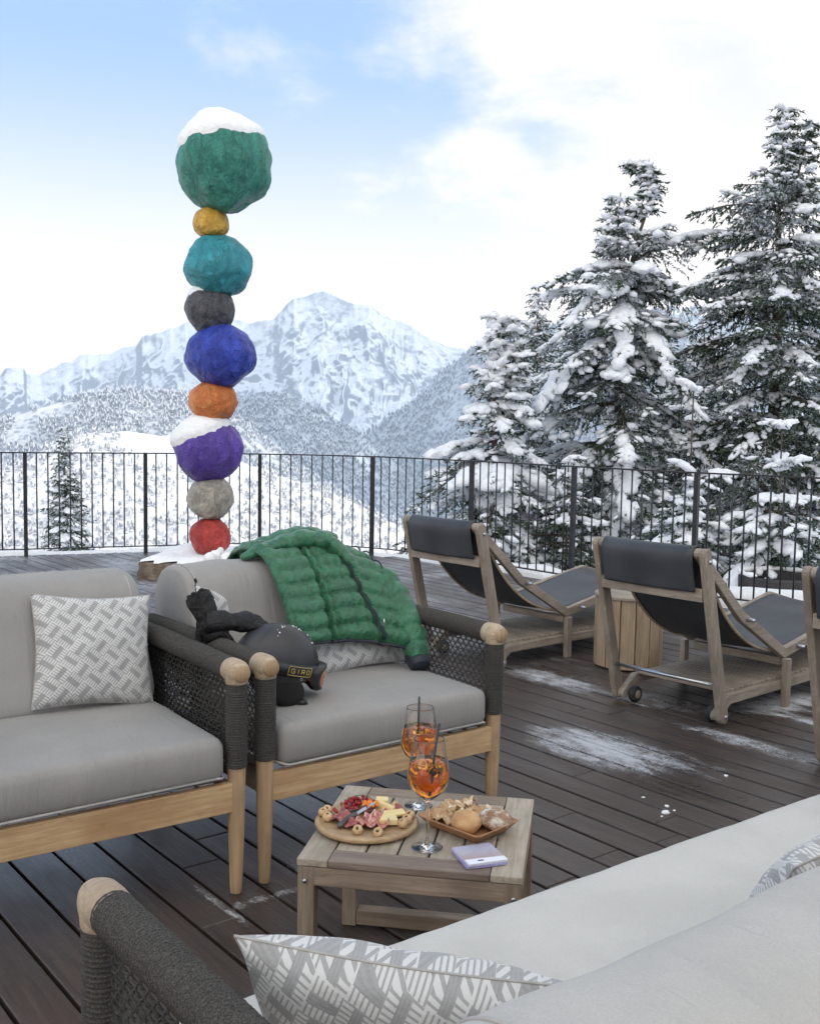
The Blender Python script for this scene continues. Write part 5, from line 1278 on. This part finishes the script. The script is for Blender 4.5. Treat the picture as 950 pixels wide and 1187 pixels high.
def conifer(label,loc_,height,prof,leaders=None,extra=(),seed=0,dens=1.0,z0=.3,snow=1.0,fol='fol',group='snow covered conifers beyond the railing',nw=.33,blade=1.0,cat='tree',name='conifer',droop=1.0,lean=(0,0),bigsnow=1.0,near=1.0):
    """prof: [(height fraction, left radius, right radius)] ; extra: (z, azimuth, length, rise at tip)"""
    rg=np.random.RandomState(seed); t=thing(name,label,cat,loc_,0,group)
    pf=np.array(prof); leaders=leaders or [[(0,0),(lean[0],height)]]
    def trunk_at(z):
        P=leaders[0]; zs=[p_[1] for p_ in P]; return float(np.interp(z,zs,[p_[0] for p_ in P]))
    bm=BM()
    for k_,P in enumerate(leaders):
        pts=smoothpath([(a,0.0,b) for a,b in P],6); r0=(.026*height**.9 if height>3.5 else .011*height) if k_==0 else .03
        zz0=pts[0].z; rr=[max(.008,r0*(1-.97*((q.z-zz0)/(pts[-1].z-zz0+1e-6)))) for q in pts]
        tube(bm,pts,rr,9)
    fin('trunk',bm,MAT['bark'],t)
    br=[]
    z_=z0
    while z_<height*.985:
        f=z_/height; n_=rg.randint(4,7)
        rl,rr_=np.interp(f,pf[:,0],pf[:,1]),np.interp(f,pf[:,0],pf[:,2])
        a0=rg.uniform(0,6.28)
        for k_ in range(n_):
            az=a0+6.283*k_/n_+rg.uniform(-.35,.35); w_=.5+.5*math.cos(az); R2=rl*(1-w_)+rr_*w_
            L_=R2*rg.uniform(.72,1.12)
            if L_<.1: continue
            br.append((z_+rg.uniform(-.1,.1),az,L_,None,trunk_at(z_)))
        z_+=nw*(1-.45*f)*rg.uniform(.7,1.3)
    for P in leaders[1:] if len(leaders)>1 else []:
        zs=np.arange(P[0][1]+.2,P[-1][1]-.03,.15)
        for zz in zs:
            x_=np.interp(zz,[p_[1] for p_ in P],[p_[0] for p_ in P]); R2=.12+.30*(P[-1][1]-zz)/(P[-1][1]-P[0][1])
            for k_ in range(5): br.append((zz,rg.uniform(0,6.28),R2*rg.uniform(.7,1.1),None,x_))
    pts_=smoothpath([(a,0.0,b) for a,b in leaders[0]],8); Lt=sum((b_-a_).length for a_,b_ in zip(pts_,pts_[1:])); run=0
    for a_,b_ in zip(pts_[::-1],pts_[::-1][1:]):
        run+=(b_-a_).length
        if run<.10*height:
            for k_ in range(3): br.append((a_.z,rg.uniform(0,6.28),(.09+.10*run)*rg.uniform(.7,1.2),None,a_.x))
    for e in extra: br.append((e[0],e[1],e[2],e[3],trunk_at(e[0])))
    TV=[];C=[];Rd=[];Dr=[];C2=[];Rd2=[];Dr2=[]
    bm=BM()
    for bi,(zb,az,L_,rise,x0) in enumerate(br):
        f=zb/height; hd=np.array([math.cos(az),math.sin(az),0]); sd=np.array([-hd[1],hd[0],0])
        ns=max(5,int(L_/.10)); s=np.linspace(0,1,ns)
        if rise is None:
            up=.30*(f>.8)+.18; dr=(.62-.45*f)*droop*rg.uniform(.7,1.3); zz=L_*(up*s-dr*s**1.7+ .16*np.maximum(0,s-.75)*1.5)
        else: zz=rise*s+ .10*np.sin(s*PI)*L_
        bend=rg.uniform(-.12,.12)*L_*s**2
        P=np.array([x0,0,zb])+hd*(L_*s)[:,None]+sd*bend[:,None]; P[:,2]+=zz
        if L_>.35: tube(bm,[Vector(q) for q in P[::2]] if ns>6 else [Vector(q) for q in P],list(np.linspace(.010+.009*L_,.004,len(P[::2] if ns>6 else P))),5,False)
        # twigs: each one a spray of needle blades
        step=.085/dens; q=max(.06,.10*L_)
        while q<L_:
            u=q/L_; base=np.array([np.interp(u,s,P[:,k]) for k in range(3)])
            tl=min(.62,(.50*L_*(1-u)**.75+.09))*rg.uniform(.7,1.15)*near
            for side in(-1,1):
                if rg.rand()<.08: continue
                ang=rg.uniform(.6,1.15); d=hd*math.cos(ang)+sd*side*math.sin(ang); d=d+np.array([0,0,rg.uniform(-.75,-.02)]); d/=np.linalg.norm(d)
                TV.append((base,d,tl,u))
            if rg.rand()<.45: # hanging twig
                d=np.array([rg.uniform(-.4,.4),rg.uniform(-.4,.4),-1.]); TV.append((base,d/np.linalg.norm(d),tl*.55,u))
            q+=step*rg.uniform(.7,1.3)
        TV.append((P[-2],hd*.9+np.array([0,0,-.1]),.14*near+.03,1))
        # snow riding on the bough and its side sprays
        if rg.rand()<.88*snow:
            pa,pb=rg.uniform(0,10,2); q=.15*L_
            while q<L_*1.02:
                u=min(1,q/L_); base=np.array([np.interp(u,s,P[:,k]) for k in range(3)]); j=min(ns-2,int(u*(ns-1))); dd=(P[j+1]-P[j]); dd=dd/np.linalg.norm(dd)
                wsp=.36*L_*(1-u)**.75+.06
                for rep in range(3):
                    tt=rg.normal(0,.42); sn=math.sin(pa+u*6+tt*3)+.6*math.sin(pb+u*15-tt*5)+rg.uniform(-.5,.5)
                    if sn<-.25: continue
                    off_=tt*wsp; sz=rg.uniform(.026,.060)*bigsnow*(1+.25*min(L_,2))*(1.15-.4*abs(tt))
                    C.append(base+sd*off_+np.array([0,0,.02-.38*abs(off_)])); Rd.append((sz*rg.uniform(1.2,2.1),sz*rg.uniform(.8,1.1),sz*rg.uniform(.45,.7))); Dr.append(dd+sd*np.sign(off_)*min(1.2,abs(off_)/wsp*1.6)+np.array([0,0,-.25*abs(tt)]))
                q+=.062*rg.uniform(.8,1.4)
            # heavy pad made of many merged lumps
            if L_>.7 and rg.rand()<.34*bigsnow:
                u0=rg.uniform(.35,.85); n2=rg.randint(9,16)
                for _ in range(n2):
                    u=min(1.0,u0+rg.normal(0,.13)); base=np.array([np.interp(u,s,P[:,k]) for k in range(3)]); j=min(ns-2,int(u*(ns-1))); dd=(P[j+1]-P[j]); dd=dd/np.linalg.norm(dd); off_=rg.normal(0,.085)*bigsnow*(1.1-.4*u)
                    sz=rg.uniform(.05,.10)*bigsnow
                    C2.append(base+sd*off_+np.array([0,0,.03-.5*abs(off_)])); Rd2.append((sz*rg.uniform(1.1,1.8),sz,sz*.62)); Dr2.append(dd)
    # needle blades
    B0=np.array([a[0] for a in TV]);Dv=np.array([a[1] for a in TV]);Ln=np.array([a[2] for a in TV])
    nb_=np.maximum(3,(Ln/.028*dens).astype(int)*2); idx=np.repeat(np.arange(len(TV)),nb_); u=rg.uniform(0,1,len(idx)); p0=B0[idx]+Dv[idx]*(u*Ln[idx])[:,None]
    p0[:,2]-= .22*(u*Ln[idx])**1.4
    rnd=rg.normal(0,1,(len(idx),3)); d=Dv[idx]*.95+rnd*.55+np.array([0,0,-.12]); d/=np.linalg.norm(d,axis=1,keepdims=True)
    ln=rg.uniform(.032,.085,len(idx))*blade; sdv=np.cross(d,rg.normal(0,1,(len(idx),3))); sdv/=np.linalg.norm(sdv,axis=1,keepdims=True); wd=rg.uniform(.008,.015,len(idx))*blade
    V=np.stack([p0-sdv*wd[:,None],p0+sdv*wd[:,None],p0+d*ln[:,None]],1).reshape(-1,3); F=np.arange(len(V)).reshape(-1,3)
    npmesh('foliage',V,F,MAT[fol],t,smooth=False)
    # small snow on twigs
    m=rg.rand(len(TV))<.42*snow; T1=B0[m]+Dv[m]*(Ln[m]*rg.uniform(.2,.9,m.sum()))[:,None]; r_=rg.uniform(.014,.042,m.sum())*bigsnow
    v1,f1=blobs(T1+np.array([0,0,.015]),np.stack([r_*1.9,r_*1.1,r_*.6],1),Dv[m],1,rg,.25)
    parts=[(v1,f1)]
    if C: parts.append(blobs(np.array(C),np.array(Rd),np.array(Dr),1,rg,.30))
    if C2: parts.append(blobs(np.array(C2),np.array(Rd2),np.array(Dr2),2,rg,.30))
    V=[];F=[];o_=0
    for v_,f_ in parts: V.append(v_);F.append(f_+o_);o_+=len(v_)
    V=np.concatenate(V);F=np.concatenate(F)
    npmesh('snow_load',V,F,MAT['treesnow'],t)['kind']='stuff'
    fin('boughs',bm,MAT['bark'],t)
    print('conifer',label[:20],'blades',len(idx),'snowblobs',len(C))
    return t
def gz(x,y): return float(ground_h(np.array([x]),np.array([y]))[0])
# T1: big leaning-top conifer left of the pair (distance 15 m)
def place(x,y,top): g_=gz(x,y)-.1; return (x,y,g_),top-g_
l1,h1=place(2.95,15.0,5.05)
conifer('tall snowy conifer with its top bent over to the left and a long right bough',l1,h1,[(0,1.7,1.3),(.3,1.9,1.2),(.5,1.75,1.05),(.66,1.40,.80),(.79,1.0,.85),(.86,.50,.50),(.89,.20,.22),(.92,.10,.12),(1,.05,.05)],
  leaders=[[(0,0),(.02,h1*.55),(.12,h1*.80),(.28,h1*.90),(.33,h1*.955),(.22,h1*.99),(.08,h1)],[(-.02,h1*.76),(-.10,h1*.86),(-.08,h1*.945)]],
  extra=[(h1*.80,.0,1.25,.42),(h1*.74,-.1,1.55,-.20),(h1*.79,3.0,1.15,-.25),(h1*.78,-2.2,1.0,-.35),(h1*.78,-2.5,1.4,-1.0),(h1*.74,-1.9,1.2,-1.1),(h1*.70,-1.2,1.2,-.95),(h1*.66,-2.6,1.7,-1.15),(h1*.62,-.9,1.4,-1.0),(h1*.5,-2.9,2.2,-1.15),(h1*.47,-.6,1.5,-.8),(h1*.36,-2.8,2.2,-.9),(h1*.56,3.3,1.9,-.8),(h1*.4,-1.6,1.6,-.9)],seed=3,bigsnow=1.15,dens=1.1,droop=1.45,nw=.40)
l2_,h2=place(5.05,14.6,5.72)
conifer('tallest conifer near the right edge with a narrow twin tip',l2_,h2,[(0,1.7,1.8),(.5,1.4,1.5),(.72,1.2,1.25),(.83,.92,.8),(.865,.30,.3),(.93,.22,.22),(1,.05,.05)],
  leaders=[[(0,0),(-.05,h2*.6),(-.10,h2*.82),(-.06,h2)],[(.0,h2*.80),(.18,h2*.90),(.22,h2*.985)]],
  extra=[(h2*.80,3.1,1.15,-.05),(h2*.76,2.7,1.2,-.25),(h2*.66,3.3,1.5,-.25),(h2*.68,-1.9,.9,-.3),(h2*.5,-2.3,1.3,-.5),(h2*.55,2.9,1.8,-.6)],seed=8,bigsnow=.85,snow=.8,dens=1.15,fol='fol',nw=.36,droop=1.2)
l3,h3=place(1.12,13.6,2.78)
conifer('shorter bushy conifer at the left of the group with thick snow on its lower boughs',l3,h3,[(0,1.35,1.1),(.35,1.2,1.0),(.6,.75,.7),(.8,.33,.35),(.92,.12,.15),(1,.04,.04)],
  leaders=[[(0,0),(-.05,h3*.7),(-.10,h3)],[(.0,h3*.68),(.16,h3*.85),(.17,h3*1.01)]],extra=[(h3*.55,-2.4,1.3,-.6),(h3*.45,-1.7,1.4,-.75),(h3*.40,-2.7,1.5,-.75),(h3*.35,-1.1,1.3,-.65)],seed=12,bigsnow=1.4,dens=1.1,droop=1.3)
l4,h4=place(2.28,19.5,3.95)
conifer('slim conifer tip rising behind between the bushy and the bent tree',l4,h4,[(0,1.5,1.5),(.5,1.1,1.1),(.8,.5,.5),(.92,.2,.2),(1,.05,.05)],seed=15,snow=.7)
l5,h5=place(5.35,19.5,3.3)
conifer('dark conifer filling the gap between the two tallest trees',l5,h5,[(0,2.0,2.0),(.5,1.7,1.7),(.8,1.0,1.0),(.95,.3,.3),(1,.05,.05)],seed=19,snow=.55,fol='fol_dark')
l6,h6=place(7.05,16.4,5.0)
conifer('broad dark conifer cut off by the right edge of the view',l6,h6,[(0,2.1,2.1),(.4,2.0,2.0),(.7,1.35,1.3),(.9,.5,.5),(1,.05,.05)],seed=23,snow=.6,fol='fol_dark')
l7,h7=place(3.75,17.2,2.2)
conifer('low dense conifer half hidden behind the trunk of the bent tree',l7,h7,[(0,1.7,1.7),(.5,1.3,1.3),(.85,.5,.5),(1,.05,.05)],seed=27,snow=.6,fol='fol_dark')
l8,h8=place(1.95,13.0,1.0)
conifer('small frosted conifer behind the railing left of the large trees',l8,h8,[(0,1.1,1.1),(.5,.8,.8),(.9,.2,.2),(1,.05,.05)],seed=29,snow=.7,fol='fol',bigsnow=1.0)
# saplings right behind the railing
SG='young conifers just behind the railing'
l9,h9=place(2.93,11.0,1.82)
conifer('white frosted sapling with a bare leader in front of the bent tree',l9,h9,[(0,.75,.75),(.3,.65,.7),(.45,.45,.45),(.56,.16,.16),(.60,.02,.02),(1,.02,.02)],seed=31,fol='fol',group=SG,bigsnow=1.2,extra=[(h9*.60,.2,.42,.1),(h9*.66,2.8,.18,.08),(h9*.6,-2,.2,.05)],nw=.26)
l10,h10=place(3.80,10.8,1.45)
conifer('snow laden sapling with a spiky star shaped tip at the right',l10,h10,[(0,.85,.85),(.3,.75,.75),(.5,.55,.5),(.66,.26,.26),(.72,.03,.03),(1,.02,.02)],seed=37,fol='fol',snow=.8,group=SG,bigsnow=1.2,extra=[(h10*.78,.3,.26,.10),(h10*.78,2.6,.22,.12),(h10*.78,-1.4,.2,.1),(h10*.8,1.5,.15,.1)],nw=.26)
l11,h11=place(3.1,12.2,.55)
conifer('low snow covered fir bush between the two saplings',l11,h11,[(0,.9,.9),(.5,.7,.7),(.9,.2,.2),(1,.05,.05)],seed=41,fol='fol',snow=.7,group=SG,bigsnow=1.1,nw=.26)
l12,h12=place(4.6,11.6,.35)
conifer('low snow covered fir bush by the grey outbuilding',l12,h12,[(0,.9,.9),(.5,.7,.7),(.9,.2,.2),(1,.05,.05)],seed=43,fol='fol',snow=.7,group=SG,bigsnow=1.1,nw=.26)
l13=( -14.85,45.0,-8.2)
conifer('lone dark conifer standing on the slope beyond the left part of the railing',l13,8.2+.95,[(0,1.9,2.0),(.3,1.5,1.7),(.5,1.1,1.3),(.7,.8,.75),(.85,.45,.35),(1,.06,.06)],seed=51,group=None,snow=.75,nw=.40,blade=2.0,dens=.55,bigsnow=1.3,near=1.3)
# ================================================================== outbuildings behind the railing
dk=simple('dark_timber',(.025,.023,.024),(.05,.045,.045),8,.8); gy=simple('grey_render',(.17,.19,.22),(.22,.24,.27),4,.8)
t=thing('outbuilding','low grey outbuilding with snow on its ledges behind the right part of the railing','building',(7.6,17,-1.4))
def bb(name,c,s,m,b=.02):
    bm=BM(); box(bm,c,s); return fin(name,bm,m,t,False,b)
bb('parapet',(0,0,1.40),(3.2,3,.52),gy); bb('snow_edge',(0,0,1.70),(3.24,3.04,.07),MAT['snow'],.03); bb('snow_edge',(0,-1.55,1.11),(3.3,.22,.05),MAT['snow'],.02); bb('floor_slab',(0,0,1.09),(3.1,2.96,.10),dk); bb('dark_wall',(0,.9,.55),(2.9,1.0,1.0),dk)
t=thing('shed_roof','snow topped dark shed roof sloping between the saplings','shed',(5.4,15.6,-1.0),R_(8))
bb('roof_board',(0,0,.68),(1.3,1.0,.16),dk); bb('wall',(0,.05,.1),(1.1,.8,1.0),dk); bb('snow_layer',(0,0,.80),(1.34,1.04,.09),MAT['snow'],.03)
t.rotation_euler.y=R_(-14)
t=thing('hot_tub','round wooden tub with a snowy rim just behind the railing','tub',(3.6,10.1,-.55))
bm=BM(); lathe(bm,[(0,.02),(.36,.02),(.385,.05),(.39,.54),(.36,.56),(.34,.54),(.335,.40),(0,.40)],36); fin('tub_wall',bm,dk,t,bevel=.004)
bm=BM(); M=None
P=[Vector((.365*math.cos(q),.365*math.sin(q),.575)) for q in np.linspace(R_(-50),R_(215),26)]; tube(bm,P,[.012]+[.028+.008*math.sin(i*1.7) for i in range(24)]+[.012],8,True,.8); fin('snow_rim',bm,MAT['snow'],t)
# snow bank hugging the terrace edge
V=[];F=[]; sm2=[q+off for q in sm]
prof_=[(.03,-.30),(.05,-.03),(.12,.02),(.28,.03),(.5,-.06),(.9,-.35)]
for i,q in enumerate(sm2):
    a=sm2[max(0,i-1)];b=sm2[min(len(sm2)-1,i+1)]; d=(b-a).normalized(); nrm=Vector((-d.y,d.x,0))
    rt=1/(1+math.exp(-(q.x-.9)/.35)); zl=-.055*(1-rt); hgt=mnoise.noise(Vector((q.x*1.3,q.y*1.3,0)))*.05
    for o_,z_ in prof_:
        p_=q+nrm*(o_+.05); V.append((p_.x,p_.y,z_+zl+(hgt+.03)*(z_>-.2)+rt*(z_>-.1)*(.05+.10*max(0,mnoise.noise(Vector((q.x*2.3,q.y*2.3,5)))+.1))))
m=len(prof_)
for i in range(len(sm2)-1):
    for k in range(m-1): F.append((i*m+k,i*m+k+1,(i+1)*m+k+1,(i+1)*m+k))
o=npmesh('snow_bank',V,F,MAT['snow']); o['kind']='stuff'
# haze
bpy.context.view_layer.update(); lo_=1e9;hi_=-1e9
for ob in COL.objects:
    if ob.type=='MESH' and len(ob.data.vertices)>3000 and ob.get('kind') in('structure','stuff'):
        a_=np.empty(len(ob.data.vertices)*3,np.float32); ob.data.vertices.foreach_get('co',a_); lo_=min(lo_,float(a_[2::3].min())); hi_=max(hi_,float(a_[2::3].max()))
print('relief',lo_,hi_)
hz_=BM(); box(hz_,(0,5600,(lo_+hi_)/2),(22000,14500,hi_-lo_+22)); hm=bpy.data.materials.new('mountain_air'); hm.use_nodes=True; hm.node_tree.nodes.clear()
ho=hm.node_tree.nodes.new('ShaderNodeOutputMaterial'); hv=hm.node_tree.nodes.new('ShaderNodeVolumePrincipled'); hm.node_tree.links.new(hv.outputs[0],ho.inputs['Volume'])
hv.inputs['Density'].default_value=HAZE; hv.inputs['Color'].default_value=(.72,.845,1,1); hv.inputs['Anisotropy'].default_value=.1
o=fin('haze',hz_,hm,None,False); o['kind']='stuff'; o.display_type='WIRE'
